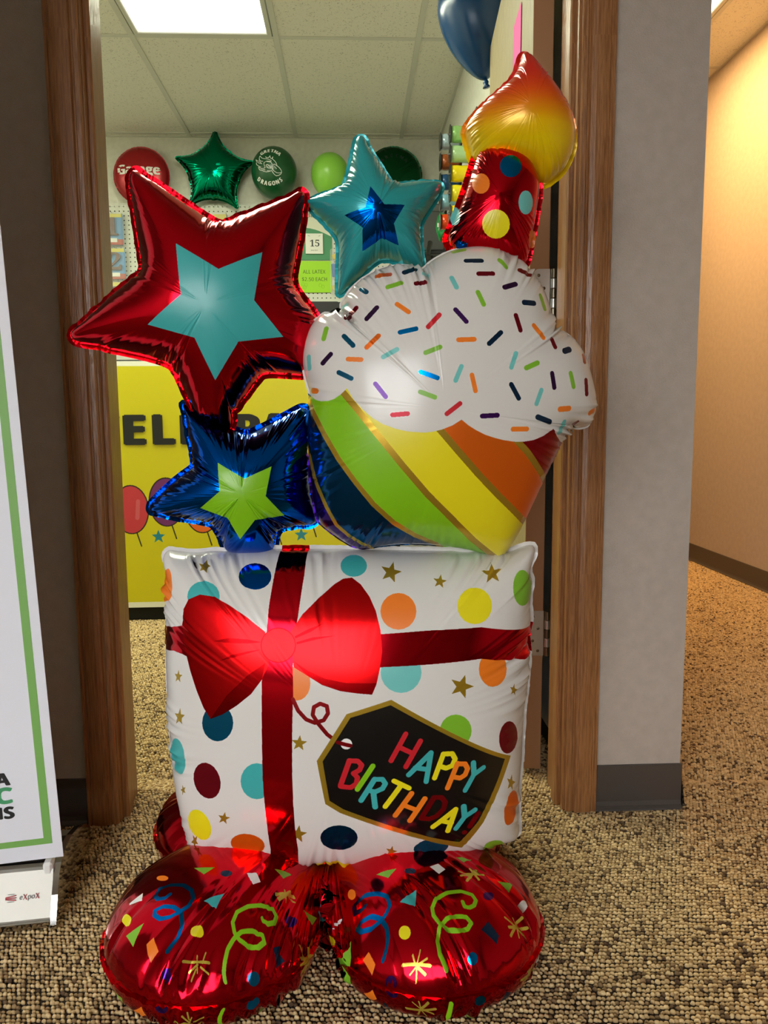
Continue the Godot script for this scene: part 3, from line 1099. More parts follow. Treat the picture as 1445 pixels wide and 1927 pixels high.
	for k in 13:
		var u := k / 12.0
		arc.append(Vector2(0.145 - 0.29 * u, -0.02 + 0.05 * sin(u * PI * 0.9)))
	part(po, "header", extrude_y(arc, 0.0, 0.0008), mat(srgb(216, 216, 196), 0.6), Vector3(0, 0, 0.0017), Vector3(-90, 0, 0))
	var hd := text_mesh("&", 0.04, false, true)
	part(po, "lettering", hd, mat(srgb(70, 62, 50), 0.6), Vector3(-0.026, 0.104, 0.003))
	part(po, "lettering", text_mesh("Ba", 0.024, false, true), mat(srgb(90, 82, 70), 0.6), Vector3(0.024, 0.1, 0.003))
	var pad := part(po, "date_pad", cbox(0.1, 0.113, 0.009, 0.001), M.paper, Vector3(0.044, -0.06, 0.006))
	part(pad, "lettering", text_mesh("15", 0.037, true, true), M.ink, Vector3(0.003, 0.002, 0.0048))
	part(pad, "lettering", text_mesh("June 2023", 0.006, false, true), M.ink, Vector3(0.0, -0.037, 0.0048))
	for s in [-1, 1]:
		part(pad, "lettering", cbox(0.012, 0.0016, 0.0004, 0.0001), M.ink, Vector3(s * 0.03, 0.043, 0.0048), Vector3(0, 0, s * 20))
	var sg := thing("price_sign", Vector3(-0.235, 1.666, -3.046), "lime green paper sign with black latex balloon prices", "sign")
	part(sg, "sheet", cbox(0.25, 0.178, 0.0012, 0.0003), mat(srgb(156, 212, 20), 0.6))
	var gi := mat(srgb(56, 74, 24), 0.6)
	part(sg, "lettering", text_mesh("ALL LATEX", 0.0205, false), gi, Vector3(0.025, 0.028, 0.0009))
	part(sg, "lettering", text_mesh("$2.50 EACH", 0.0205, false), gi, Vector3(0.027, -0.014, 0.0009))
	var thin := mat(srgb(120, 170, 20), 0.6)
	for k in 5:
		var cc := Vector3([0.0, 0.018, 0.01, 0.1, 0.115][k] - 0.04, [-0.042, -0.045, -0.06, -0.048, -0.056][k], 0.0009)
		var loop_ := []
		for i in 13: loop_.append(cc + Vector3(cos(i * TAU / 12.0) * 0.008, sin(i * TAU / 12.0) * 0.01, 0))
		part(sg, "balloon_drawing", tube(loop_, 0.0006, 5), thin)
	var pk := thing("party_pack", Vector3(-0.083, 1.69, -3.03), "blue and yellow party favours in a clear bag beside the lime sign", "pack")
	part(pk, "card", cbox(0.05, 0.075, 0.012, 0.004), mat(srgb(0, 96, 170), 0.4), Vector3(0.0, 0.01, 0), Vector3(0, 0, 4))
	part(pk, "tassel", cbox(0.03, 0.03, 0.012, 0.004), mat(srgb(220, 190, 50), 0.5), Vector3(-0.006, 0.085, 0), Vector3(0, 0, 20))
	part(pk, "tassel", cbox(0.04, 0.04, 0.012, 0.006), mat(srgb(214, 186, 60), 0.5), Vector3(-0.004, -0.09, 0), Vector3(0, 0, 35))
	part(pk, "bag", cbox(0.066, 0.26, 0.022, 0.008), film, Vector3(0, 0, 0.004))
	# dark corner by the right wall
	var bx := thing("equipment_case", Vector3(0.45, 1.86, -2.87), "dark grey equipment case in the corner beside the teal star", "case")
	part(bx, "shell", cbox(0.14, 0.22, 0.2, 0.012), mat(srgb(70, 70, 70), 0.5))
	part(bx, "lid", cbox(0.144, 0.05, 0.204, 0.01), mat(srgb(82, 82, 80), 0.5), Vector3(0, 0.12, 0))
	part(bx, "shelf_bracket", cbox(0.16, 0.02, 0.3, 0.003), M.black_plastic, Vector3(0.0, -0.122, 0.0))
	var bag := thing("plastic_bag", Vector3(0.41, 1.62, -2.66), "crumpled glossy black plastic bag hanging under the grey case", "bag")
	part(bag, "bag_body", crumple(Vector3(0.07, 0.1, 0.05), 9), mat(srgb(34, 34, 34), 0.18))
	part(bag, "bag_neck", tube([Vector3(0, 0.085, 0), Vector3(0.01, 0.13, -0.02), Vector3(0.02, 0.165, -0.05)], 0.014), mat(srgb(34, 34, 34), 0.2))
	var gp := thing("party_pack", Vector3(0.475, 1.83, -2.55), "green foil party pack hanging by the ribbon spools", "pack")
	part(gp, "bag_body", crumple(Vector3(0.03, 0.07, 0.03), 5), mat(srgb(18, 130, 62), 0.25))
	part(gp, "price_label", cbox(0.03, 0.02, 0.002, 0.0005), M.paper, Vector3(-0.012, 0.0, 0.032))
	part(gp, "peg_hook", tube([Vector3(0, 0.06, 0), Vector3(0.02, 0.09, 0), Vector3(0.056, 0.09, 0)], 0.0018, 6), M.steel)

func crumple(r: Vector3, seed_: int) -> ArrayMesh:
	var s := SphereMesh.new()
	s.radial_segments = 40
	s.rings = 24
	s.radius = 1.0
	s.height = 2.0
	var a := s.get_mesh_arrays()
	var v: PackedVector3Array = a[Mesh.ARRAY_VERTEX]
	var nz := noise(1.0, seed_, 3)
	nz.fractal_type = FastNoiseLite.FRACTAL_RIDGED
	for i in v.size():
		var p := v[i]
		v[i] = p * r * (0.9 + 0.22 * nz.get_noise_3dv(p * 1.1))
	a[Mesh.ARRAY_VERTEX] = v
	a[Mesh.ARRAY_NORMAL] = null
	a[Mesh.ARRAY_TANGENT] = null
	var am := ArrayMesh.new()
	am.add_surface_from_arrays(Mesh.PRIMITIVE_TRIANGLES, a)
	var st := SurfaceTool.new()
	st.create_from(am, 0)
	st.generate_normals()
	return st.commit()

# ------------------------------------------------------------------ shop: balloons on the wall
func round_foil(r: float, n := 72) -> Array:
	var o := []
	for k in n:
		var a := TAU * k / n
		o.append(cos(a) * r)
		o.append(sin(a) * r)
	return o

func plain_foil(outline: Array, h: float, e: float, m: Material, pleat: float, seed_: int, sub := 3) -> ArrayMesh:
	return inflate({"outline": outline, "h": h, "hb": h, "e": e, "pleat": pleat, "seed": seed_, "x0": 0.0, "y1": 0.0, "w": 1.0, "ht": 1.0, "rim": 0.007}, 22, sub)

# lettering laid on a rounded front: each corner of the letters is moved out to the surface
func wrapped_text(what: String, height: float, at: Vector2, turn: float, surface: Callable, bold := true) -> ArrayMesh:
	var t := text_mesh(what, height, bold, false, 0.0)
	t.curve_step = 2.0
	var a := t.get_mesh_arrays()
	var src: PackedVector3Array = a[Mesh.ARRAY_VERTEX]
	var ids: PackedInt32Array = a[Mesh.ARRAY_INDEX] if a[Mesh.ARRAY_INDEX] != null else PackedInt32Array(range(src.size()))
	var st := SurfaceTool.new()
	st.begin(Mesh.PRIMITIVE_TRIANGLES)
	for o in [-1.0, 1.0]:
		var off := Vector3(o * height * 0.045, 0, 0)
		for k in range(0, ids.size(), 3):
			lay(st, src[ids[k]] + off, src[ids[k + 1]] + off, src[ids[k + 2]] + off, at, turn, surface, 2)
	return st.commit()

func lay(st: SurfaceTool, a: Vector3, b: Vector3, c: Vector3, at: Vector2, turn: float, surface: Callable, deep: int) -> void:
	if deep > 0 and maxf(a.distance_to(b), maxf(b.distance_to(c), c.distance_to(a))) > 0.012:
		var ab := (a + b) / 2.0
		var bc := (b + c) / 2.0
		var ca := (c + a) / 2.0
		for q in [[a, ab, ca], [ab, b, bc], [ca, bc, c], [ab, bc, ca]]: lay(st, q[0], q[1], q[2], at, turn, surface, deep - 1)
		return
	var pts := []
	for v in [a, b, c]:
		var p: Vector2 = at + Vector2(v.x, v.y).rotated(turn)
		pts.append(Vector3(p.x, p.y, surface.call(p)))
	face(st, pts, Vector3(0, 0, 1))

func latex(r: float, stretch: float, tail: float) -> ArrayMesh:
	var prof := []
	for k in 33:
		var a := PI * k / 32.0
		var y := cos(a)
		var rr := sin(a)
		if y < 0.0:
			prof.append(Vector2(r * rr * (1.0 - tail * y * y * 0.4), r * y * (stretch + tail)))
		else:
			prof.append(Vector2(r * rr, r * y * stretch))
	prof.reverse()
	return lathe(prof, 48)

func knot(r: float) -> ArrayMesh:
	return lathe([Vector2(0.0, -r * 2.4), Vector2(r * 1.5, -r * 2.2), Vector2(r * 0.8, -r * 1.2), Vector2(r * 1.1, -r * 0.4), Vector2(r * 0.7, r * 0.6), Vector2(0, r)], 16)

func wall_balloons() -> void:
	# round red foil
	var t := thing("foil_balloon", Vector3(-1.167, 2.212, -3.018), "round dark red foil balloon with white garage sale lettering", "balloon", "display balloons along the shop's back wall")
	var red := mat(srgb(150, 14, 24), 0.3, 0.35)
	part(t, "foil", plain_foil(round_foil(0.15), 0.052, 0.55, red, 1.2, 4, 2), red)
	var up := func(p: Vector2) -> float: return 0.052 * pow(maxf(0.0, 1.0 - p.length_squared() / 0.0225), 0.5) + 0.0025
	part(t, "lettering", wrapped_text("Garage", 0.05, Vector2(-0.005, 0.02), 0.0, up), M.white_ink)
	part(t, "lettering", wrapped_text("Sale", 0.05, Vector2(0.0, -0.055), 0.0, up), M.white_ink)
	# green star
	t = thing("foil_balloon", Vector3(-0.757, 2.225, -2.998), "shiny emerald green foil star balloon on the back wall", "balloon", "display balloons along the shop's back wall")
	var o := []
	var tips := []
	for k in 10:
		var r := 0.232 if k % 2 == 0 else 0.138
		tips.append(Vector2(-sin(k * PI / 5.0), cos(k * PI / 5.0)) * r)
	for k in 10:
		var a: Vector2 = tips[k]
		var b: Vector2 = tips[(k + 1) % 10]
		for i in 10:
			var u := i / 10.0
			var p := a.lerp(b, u)
			var bow := sin(u * PI) * -0.012
			p += (b - a).normalized().orthogonal() * bow
			if i == 0: p *= 0.97 if k % 2 == 0 else 1.04
			o.append(p.x)
			o.append(p.y)
	var em := mat(srgb(0, 120, 88), 0.1, 1.0)
	part(t, "foil", plain_foil(o, 0.08, 0.6, em, 0.8, 8), em, Vector3.ZERO, Vector3(0, 0, -3))
	# dark green latex with the school print
	t = thing("latex_balloon", Vector3(-0.417, 2.215, -2.945), "dark green latex balloon with white dragon head print", "balloon", "display balloons along the shop's back wall")
	var dgm := mat(srgb(14, 76, 40), 0.28)
	var R := 0.126
	part(t, "skin", latex(R, 1.05, 0.14), dgm)
	part(t, "knot", knot(0.008), dgm, Vector3(0, -0.155, 0))
	var ell := func(p: Vector2) -> float:
		var sy := 1.05 if p.y > 0.0 else 1.19
		return R * sqrt(maxf(0.0, 1.0 - p.x * p.x / (R * R) - p.y * p.y / (R * R * sy * sy))) * 0.99 + 0.003
	var word := "GRETNA"
	for k in 6:
		var a := deg_to_rad((k - 2.5) * -14.3 - 3.0)
		part(t, "letter", wrapped_text(word[k], 0.0195, Vector2(-sin(a) * 0.08 - 0.012, cos(a) * 0.08), a, ell), M.white_ink)
	word = "DRAGONS"
	for k in 7:
		var a := deg_to_rad((k - 3.0) * 13.8 - 3.0)
		part(t, "letter", wrapped_text(word[k], 0.0185, Vector2(sin(a) * 0.091 - 0.012, -cos(a) * 0.091), a, ell), M.white_ink)
	var head := [[[-0.0696, 0.0323], [-0.0696, 0.0461], [-0.0657, 0.0539], [-0.0559, 0.0402], [-0.0441, 0.0343], [-0.0323, 0.0323], [-0.0167, 0.0284], [-0.001, 0.0206]], [[-0.0696, 0.0323], [-0.0598, 0.0225], [-0.048, 0.0196]], [[-0.0902, 0.0382], [-0.0813, 0.0304], [-0.0676, 0.0225], [-0.0598, 0.0127], [-0.0539, 0.0069]], [[-0.0902, 0.0382], [-0.0862, 0.0265], [-0.0715, 0.0147], [-0.0578, 0.0088]], [[-0.0882, 0.0206], [-0.0853, 0.0088], [-0.0715, -0.0029], [-0.0598, -0.0088]], [[-0.0755, -0.0069], [-0.0696, -0.0206], [-0.0559, -0.0255], [-0.0461, -0.0304]], [[-0.0735, -0.0069], [-0.0617, -0.0147], [-0.0519, -0.0186], [-0.0363, -0.0265]], [[-0.0343, 0.0441], [-0.0284, 0.0382], [-0.0167, 0.0382], [-0.0098, 0.049], [-0.0078, 0.0363], [-0.001, 0.0304], [0.0069, 0.0441], [0.0029, 0.0304]], [[0.0029, 0.0304], [0.0167, 0.0186], [0.0245, 0.0069], [0.0274, -0.0049], [0.0382, -0.0127], [0.048, -0.0245], [0.051, -0.0343], [0.0461, -0.0441], [0.0343, -0.0519], [0.0206, -0.0549], [0.0108, -0.048], [0.0029, -0.0382]], [[-0.0304, 0.0196], [-0.0167, 0.0186], [-0.0029, 0.0157]], [[-0.0294, 0.0163], [-0.0167, 0.0151], [-0.0033, 0.0123]], [[-0.0323, -0.001], [-0.0225, 0.001], [-0.0127, -0.0088], [-0.0029, -0.0186], [-0.0206, -0.0167], [-0.0284, -0.0127], [-0.0323, -0.001]], [[-0.0441, 0.0108], [-0.0421, -0.001], [-0.0363, -0.0127], [-0.0441, -0.0167]], [[-0.048, -0.0304], [-0.0323, -0.0353], [-0.0167, -0.0343], [-0.001, -0.0304], [0.0029, -0.0382]], [[-0.001, -0.0206], [0.0108, -0.0323], [0.0245, -0.0402], [0.0382, -0.0402], [0.048, -0.0363]], [[-0.0029, 0.0108], [0.0029, -0.001], [-0.001, -0.0147], [0.0069, -0.0245]], [[0.0069, -0.001], [0.0167, 0.0029], [0.0265, -0.0069]], [[0.0127, -0.0088], [0.0245, -0.0206]], [[-0.0441, 0.0108], [-0.0323, 0.0186]], [[-0.0284, -0.0294], [-0.0108, -0.0319]], [[-0.0245, -0.0069], [-0.0206, -0.0127]]]
	for s in head:
		var path := []
		for i in s.size() - 1:
			for q in 4:
				var pp := Vector2(s[i][0], s[i][1]).lerp(Vector2(s[i + 1][0], s[i + 1][1]), q / 4.0)
				path.append(Vector3(pp.x, pp.y, ell.call(pp) - 0.001))
		var last := Vector2(s[-1][0], s[-1][1])
		path.append(Vector3(last.x, last.y, ell.call(last) - 0.001))
		part(t, "dragon_line", tube(path, 0.0016, 6), M.white_ink)
	# lime latex
	t = thing("latex_balloon", Vector3(-0.108, 2.212, -2.967), "lime green latex balloon behind the teal star", "balloon", "display balloons along the shop's back wall")
	var lm := mat(srgb(140, 204, 74), 0.3)
	part(t, "skin", latex(0.107, 1.06, 0.16), lm)
	part(t, "knot", knot(0.008), lm, Vector3(0, -0.135, 0))
	# dark green round foil
	t = thing("foil_balloon", Vector3(0.252, 2.215, -3.016), "round dark green foil balloon with scalloped rim behind the teal star", "balloon", "display balloons along the shop's back wall")
	var dk := mat(srgb(4, 66, 34), 0.16, 0.85)
	part(t, "foil", plain_foil(round_foil(0.158), 0.058, 0.55, dk, 1.6, 14, 3), dk)
	var up2 := func(p: Vector2) -> float: return 0.058 * pow(maxf(0.0, 1.0 - p.length_squared() / 0.025), 0.5) + 0.0025
	word = "GRETNA"
	for k in 6:
		var a := deg_to_rad((k - 2.5) * -17.0)
		part(t, "letter", wrapped_text(word[k], 0.02, Vector2(-sin(a) * 0.1, cos(a) * 0.1), a, up2), mat(srgb(6, 34, 20), 0.5))
	# blue latex past the door
	t = thing("latex_balloon", Vector3(0.416, 2.19, -1.15), "large navy blue latex balloon past the open door", "balloon")
	var nb := mat(srgb(10, 62, 108), 0.22)
	part(t, "skin", latex(0.118, 1.05, 0.85), nb, Vector3.ZERO, Vector3(0, 0, 11))
	part(t, "knot", knot(0.009), nb, Vector3(0.043, -0.225, 0), Vector3(0, 0, 11))
	part(t, "string", tube([Vector3(-0.022, 0.121, 0), Vector3(0.0, 0.249, 0)], 0.0012, 6), M.paper)

# ------------------------------------------------------------------ shop: ribbon spools on the right wall
func ribbon_rack() -> void:
	var rack := thing("spool_rack", Vector3(0.526, 1.2, -1.85), "dark rack with pegs for ribbon spools on the right shop wall", "rack")
	for z in [0.1, -0.08]:
		part(rack, "upright", cbox(0.006, 0.98, 0.03, 0.002), M.black_plastic, Vector3(-0.003, 0.42, z))
	var near_ := [["pale green", srgb(150, 200, 120)], ["mint green", srgb(170, 206, 150)], ["bright yellow", srgb(230, 206, 20)], ["lemon yellow", srgb(226, 212, 40)], ["golden yellow", srgb(226, 196, 20)]]
	var far_ := [["silver blue", srgb(168, 190, 202)], ["copper brown", srgb(150, 78, 34)], ["deep blue", srgb(30, 72, 110)], ["light blue", srgb(120, 168, 184)], ["orange red", srgb(214, 70, 24)]]
	var where := ["topmost", "second", "third", "fourth", "lowest"]
	for col in 2:
		var set_: Array = near_ if col == 0 else far_
		for r in 5:
			var c: Array = set_[r]
			var z := -1.75 if col == 0 else -1.93
			var y: float = [2.005, 1.928, 1.850, 1.773, 1.692][r] if col == 0 else [2.036, 1.952, 1.869, 1.785, 1.702][r]
			var x0 := 0.412 if col == 0 else 0.392
			part(rack, "peg", tube([Vector3(0.0, y - 1.2, z + 1.85), Vector3(-0.12, y - 1.2, z + 1.85)], 0.004, 8), M.steel)
			var sp := thing("ribbon_spool", Vector3(x0 + 0.048, y, z), "%s ribbon spool, %s in the %s column on the rack" % [c[0], where[r], ["front", "rear"][col]], "ribbon spool", "ribbon spools on the rack")
			sp.rotation_degrees.z = 90.0
			var rm := mat(c[1], 0.22, 0.2)
			part(sp, "ribbon", lathe([Vector2(0.008, -0.042), Vector2(0.031, -0.042), Vector2(0.033, -0.02), Vector2(0.0315, 0.0), Vector2(0.033, 0.02), Vector2(0.031, 0.042), Vector2(0.008, 0.042)], 24), rm)
			var fl := mat(srgb(40, 42, 44), 0.25)
			for e in [-0.045, 0.045]:
				part(sp, "flange", lathe([Vector2(0.008, -0.0015), Vector2(0.037, -0.0015), Vector2(0.0375, 0.0), Vector2(0.037, 0.0015), Vector2(0.008, 0.0015)], 28, true), fl, Vector3(0, e, 0))
const INK := {
	"white":[220,217,212,0,0.2],
	"teal":[60,170,170,0,0.3],
	"tealp":[110,195,190,0,0.3],
	"lime":[128,190,20,0,0.3],
	"green":[125,185,45,0,0.3],
	"yellow":[232,218,25,0,0.3],
	"orange":[240,125,30,0,0.3],
	"redm":[208,14,32,1,0.12],
	"bow":[222,20,24,1,0.2],
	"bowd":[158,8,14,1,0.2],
	"bluem":[0,88,196,1,0.12],
	"bluep":[0,120,200,1,0.2],
	"gold":[186,152,44,0.6,0.25],
	"black":[10,10,11,0,0.18],
	"maroon":[125,8,28,0.6,0.25],
	"red":[200,25,40,0,0.3],
	"navy":[10,42,72,0.5,0.25],
	"purple":[62,18,92,0.5,0.25],
	"dpurple":[48,14,60,0.5,0.25],
	"dteal":[0,86,120,0.6,0.25],
	"orangem":[240,110,20,0.5,0.3],
	"dkblue":[8,70,120,0.9,0.16],
	"violet":[70,30,130,0.9,0.15],
	"letred":[196,28,40,0,0.3],
	"white2":[235,235,232,0,0.3],
	"dkred":[150,10,20,0.7,0.25],
	"goldp":[215,190,70,0.6,0.25],
	"tealfoil":[45,168,172,0.25,0.2],
	"yellowfoil":[236,200,20,0.15,0.22],
}
const FOIL := {
	"base":{"at":[-0.05,0.085,0.303],"yaw":0,"tilt":-90,"h":0.128,"hb":0.083,"e":0.56,"pleat":3.4,"seed":3,"ground":"redm","lobed":true,"rim":0.005,"res":2100.0,"reach":0.075,"eb":0.33,"unrolled":[-0.4066,-0.3916,0.4065,0.3881],
	"outline":[0.2447,0,0.2564,0.0126,0.2699,0.0234,0.2827,0.0351,0.2941,0.0481,0.3041,0.0622,0.3126,0.0773,0.3194,0.0932,0.3244,0.1097,0.3278,0.1267,0.3293,0.1439,0.3291,0.1612,0.327,0.1783,0.3232,0.1952,0.3176,0.2116,0.3103,0.2272,0.3013,0.242,0.2909,0.2558,0.2791,0.2684,0.266,0.2798,0.2519,0.2897,0.2367,0.2981,0.2208,0.3048,0.2042,0.3098,0.1872,0.313,0.17,0.3144,0.1527,0.314,0.1356,0.3118,0.1188,0.3078,0.1024,0.3021,0.0868,0.2947,0.0721,0.2856,0.0584,0.2751,0.0459,0.2631,0.0348,0.2499,0.0253,0.2355,0.0172,0.2202,0.0107,0.2042,0.0028,0.1889,-0.0066,0.1949,-0.0134,0.2108,-0.0205,0.2265,-0.0286,0.2418,-0.0391,0.2556,-0.0509,0.2682,-0.0639,0.2796,-0.078,0.2895,-0.0931,0.2979,-0.1091,0.3047,-0.1256,0.3097,-0.1426,0.313,-0.1598,0.3145,-0.1771,0.3141,-0.1943,0.3119,-0.2111,0.3079,-0.2274,0.3021,-0.243,0.2947,-0.2578,0.2858,-0.2716,0.2753,-0.2842,0.2635,-0.2954,0.2503,-0.3052,0.236,-0.3134,0.2208,-0.32,0.2049,-0.3249,0.1883,-0.3281,0.1713,-0.3295,0.1541,-0.3291,0.1368,-0.3268,0.1196,-0.3226,0.1028,-0.3168,0.0866,-0.3092,0.071,-0.3001,0.0563,-0.2895,0.0427,-0.2775,0.0302,-0.2644,0.0189,-0.2512,0.0078,-0.2469,-0.0067,-0.2586,-0.019,-0.2719,-0.0301,-0.2844,-0.042,-0.2956,-0.0552,-0.3054,-0.0694,-0.3136,-0.0846,-0.3202,-0.1006,-0.3251,-0.1172,-0.3282,-0.1342,-0.3295,-0.1514,-0.329,-0.1687,-0.3266,-0.1859,-0.3224,-0.2026,-0.3165,-0.2189,-0.3089,-0.2344,-0.2998,-0.2491,-0.2892,-0.2628,-0.2773,-0.2753,-0.264,-0.2864,-0.2497,-0.296,-0.2344,-0.3041,-0.2183,-0.3105,-0.2017,-0.3153,-0.1847,-0.3182,-0.1674,-0.3194,-0.1501,-0.3188,-0.133,-0.3164,-0.1162,-0.3122,-0.1,-0.3062,-0.0845,-0.2985,-0.0699,-0.2893,-0.0563,-0.2785,-0.0441,-0.2663,-0.0332,-0.2528,-0.0253,-0.2376,-0.0189,-0.2215,-0.0147,-0.2048,-0.0113,-0.1879,-0.0079,-0.1709,-0.0045,-0.1539,-0.001,-0.137,0.0024,-0.1439,0.0059,-0.1609,0.0093,-0.1778,0.0127,-0.1948,0.016,-0.2118,0.0215,-0.2281,0.0279,-0.2442,0.0376,-0.2585,0.0491,-0.2713,0.0619,-0.2829,0.0759,-0.2931,0.0908,-0.3017,0.1067,-0.3087,0.1231,-0.314,0.14,-0.3175,0.1572,-0.3193,0.1745,-0.3192,0.1917,-0.3173,0.2086,-0.3137,0.225,-0.3082,0.2407,-0.301,0.2556,-0.2922,0.2695,-0.2819,0.2823,-0.2702,0.2937,-0.2573,0.3038,-0.2432,0.3124,-0.2282,0.3192,-0.2123,0.3243,-0.1958,0.3277,-0.1789,0.3293,-0.1616,0.3291,-0.1444,0.3271,-0.1272,0.3232,-0.1103,0.3177,-0.094,0.3104,-0.0783,0.3016,-0.0634,0.2912,-0.0496,0.2793,-0.037,0.2664,-0.0255,0.2532,-0.0144],
	"prints":[["s","bluep",[-0.2427,-0.2241,-0.2494,-0.2289,-0.2611,-0.2267,-0.2676,-0.2175,-0.2635,-0.2041,-0.2476,-0.204,-0.2245,-0.2126,-0.2086,-0.226,-0.2022,-0.2411,-0.2068,-0.2526,-0.2182,-0.2599,-0.2328,-0.2647,-0.249,-0.2632,-0.2597,-0.2542,-0.2605,-0.2462,-0.2484,-0.2437,-0.2312,-0.2493,-0.2165,-0.2615,-0.2114,-0.278,-0.2145,-0.2954,-0.2294,-0.3099],0.0064],
		["s","lime",[-0.0894,-0.2543,-0.0812,-0.2563,-0.0717,-0.2487,-0.0693,-0.2395,-0.076,-0.2344,-0.0931,-0.2391,-0.1136,-0.2482,-0.1291,-0.2596,-0.1333,-0.2736,-0.1287,-0.2848,-0.1201,-0.2911,-0.107,-0.2935,-0.0923,-0.2883,-0.0842,-0.2787,-0.0872,-0.2726,-0.1013,-0.2743,-0.1187,-0.2815,-0.129,-0.2926,-0.1365,-0.3054,-0.1401,-0.3202,-0.1415,-0.3305,-0.1403,-0.3385],0.0057],
		["p","navy",[-0.1501,-0.2011,-0.1502,-0.2029,-0.1512,-0.2045,-0.153,-0.2057,-0.1556,-0.2064,-0.1585,-0.2066,-0.1616,-0.2062,-0.1645,-0.2053,-0.1669,-0.2038,-0.1687,-0.202,-0.1697,-0.2001,-0.1696,-0.1983,-0.1687,-0.1967,-0.1668,-0.1955,-0.1643,-0.1949,-0.1614,-0.1948,-0.1583,-0.1953,-0.1553,-0.1963,-0.1528,-0.1977,-0.1511,-0.1993]],
		["p","yellow",[-0.1756,-0.2898,-0.1757,-0.2922,-0.1768,-0.2944,-0.1788,-0.2962,-0.1815,-0.2973,-0.1846,-0.2977,-0.1879,-0.2973,-0.191,-0.2962,-0.1936,-0.2943,-0.1955,-0.292,-0.1965,-0.2894,-0.1965,-0.2869,-0.1955,-0.2846,-0.1936,-0.2829,-0.1909,-0.2818,-0.1877,-0.2815,-0.1844,-0.282,-0.1812,-0.2832,-0.1785,-0.2851,-0.1766,-0.2873]],
		["p","violet",[-0.0411,-0.2187,-0.0413,-0.2214,-0.0422,-0.2245,-0.0437,-0.2278,-0.0457,-0.2308,-0.0479,-0.2334,-0.0502,-0.2352,-0.0523,-0.2362,-0.0541,-0.2363,-0.0553,-0.2354,-0.0558,-0.2337,-0.0556,-0.2313,-0.0547,-0.2284,-0.0532,-0.2253,-0.0512,-0.2222,-0.049,-0.2195,-0.0467,-0.2174,-0.0445,-0.2161,-0.0428,-0.2159,-0.0416,-0.2168]],
		["p","violet",[-0.2188,-0.3381,-0.2194,-0.3403,-0.2211,-0.3423,-0.2235,-0.3437,-0.2264,-0.3446,-0.2296,-0.3446,-0.2327,-0.3439,-0.2353,-0.3426,-0.2373,-0.3406,-0.2384,-0.3383,-0.2387,-0.3359,-0.238,-0.3337,-0.2364,-0.3317,-0.2341,-0.3303,-0.2313,-0.3296,-0.2282,-0.3296,-0.2252,-0.3303,-0.2225,-0.3316,-0.2204,-0.3335,-0.2191,-0.3357]],
		["p","dteal",[-0.0904,-0.3182,-0.0912,-0.3209,-0.0928,-0.3237,-0.095,-0.3265,-0.0976,-0.3288,-0.1003,-0.3304,-0.1029,-0.3311,-0.105,-0.3308,-0.1065,-0.3298,-0.1074,-0.328,-0.1075,-0.3258,-0.1068,-0.3233,-0.1054,-0.3206,-0.1033,-0.3182,-0.1009,-0.3161,-0.0982,-0.3145,-0.0955,-0.3136,-0.0932,-0.3136,-0.0915,-0.3143,-0.0905,-0.3159]],
		["p","yellow",[-0.3,-0.2457,-0.2996,-0.249,-0.3001,-0.2515,-0.3014,-0.253,-0.3034,-0.2533,-0.306,-0.2524,-0.3088,-0.2504,-0.3117,-0.2473,-0.3143,-0.2436,-0.3164,-0.2394,-0.3178,-0.2353,-0.3183,-0.2316,-0.3178,-0.2288,-0.3165,-0.2273,-0.3144,-0.2271,-0.3117,-0.2283,-0.3088,-0.2307,-0.3059,-0.234,-0.3033,-0.2378,-0.3013,-0.2419]],
		["p","orange",[-0.2545,-0.186,-0.2545,-0.188,-0.2556,-0.1892,-0.2575,-0.1896,-0.2602,-0.1891,-0.2634,-0.1877,-0.2668,-0.1856,-0.2701,-0.1828,-0.2729,-0.1796,-0.2749,-0.1764,-0.2761,-0.1735,-0.2761,-0.1713,-0.275,-0.1701,-0.273,-0.1699,-0.2702,-0.1708,-0.2669,-0.1726,-0.2634,-0.175,-0.2602,-0.1778,-0.2575,-0.1808,-0.2555,-0.1836]],
		["p","green",[-0.2167,-0.1784,-0.1817,-0.186,-0.1963,-0.1981]],
		["p","green",[-0.0834,-0.1765,-0.054,-0.1606,-0.0659,-0.1801]],
		["p","green",[-0.0323,-0.1897,-0.0138,-0.1826,-0.0199,-0.2006]],
		["p","green",[-0.3045,-0.2677,-0.2752,-0.261,-0.2879,-0.2901]],
		["p","teal",[-0.1851,-0.2463,-0.1544,-0.2351,-0.1622,-0.2603]],
		["p","white2",[-0.1262,-0.1996,-0.1108,-0.1945,-0.1005,-0.2075,-0.1118,-0.2156]],
		["p","white2",[-0.3129,-0.2063,-0.292,-0.1984,-0.2887,-0.2168,-0.3117,-0.2107]],
		["p","orange",[-0.2645,-0.2941,-0.253,-0.2884,-0.2438,-0.3074,-0.2565,-0.3186]],
		["p","navy",[-0.0696,-0.2752,-0.0627,-0.2686,-0.0556,-0.2794,-0.0652,-0.2945]],
		["p","teal",[-0.0089,-0.1574,-0.0024,-0.192,-0.0124,-0.1718]],
		["s","goldp",[-0.2016,-0.3246,-0.1631,-0.324],0.0032],
		["s","goldp",[-0.1822,-0.3174,-0.1808,-0.3358],0.0022],
		["s","goldp",[-0.195,-0.3362,-0.1808,-0.3272],0.0028],
		["s","goldp",[-0.1913,-0.3448,-0.1833,-0.3325],0.0024],
		["s","goldp",[-0.1644,-0.3352,-0.1757,-0.3295],0.0026],
		["s","goldp",[-0.1689,-0.3139,-0.1732,-0.325],0.0024],
		["s","goldp",[-0.0739,-0.2115,-0.0465,-0.1878],0.0041],
		["s","goldp",[-0.0621,-0.1954,-0.0578,-0.2084],0.0025],
		["s","goldp",[-0.0691,-0.2152,-0.0532,-0.1892],0.0045],
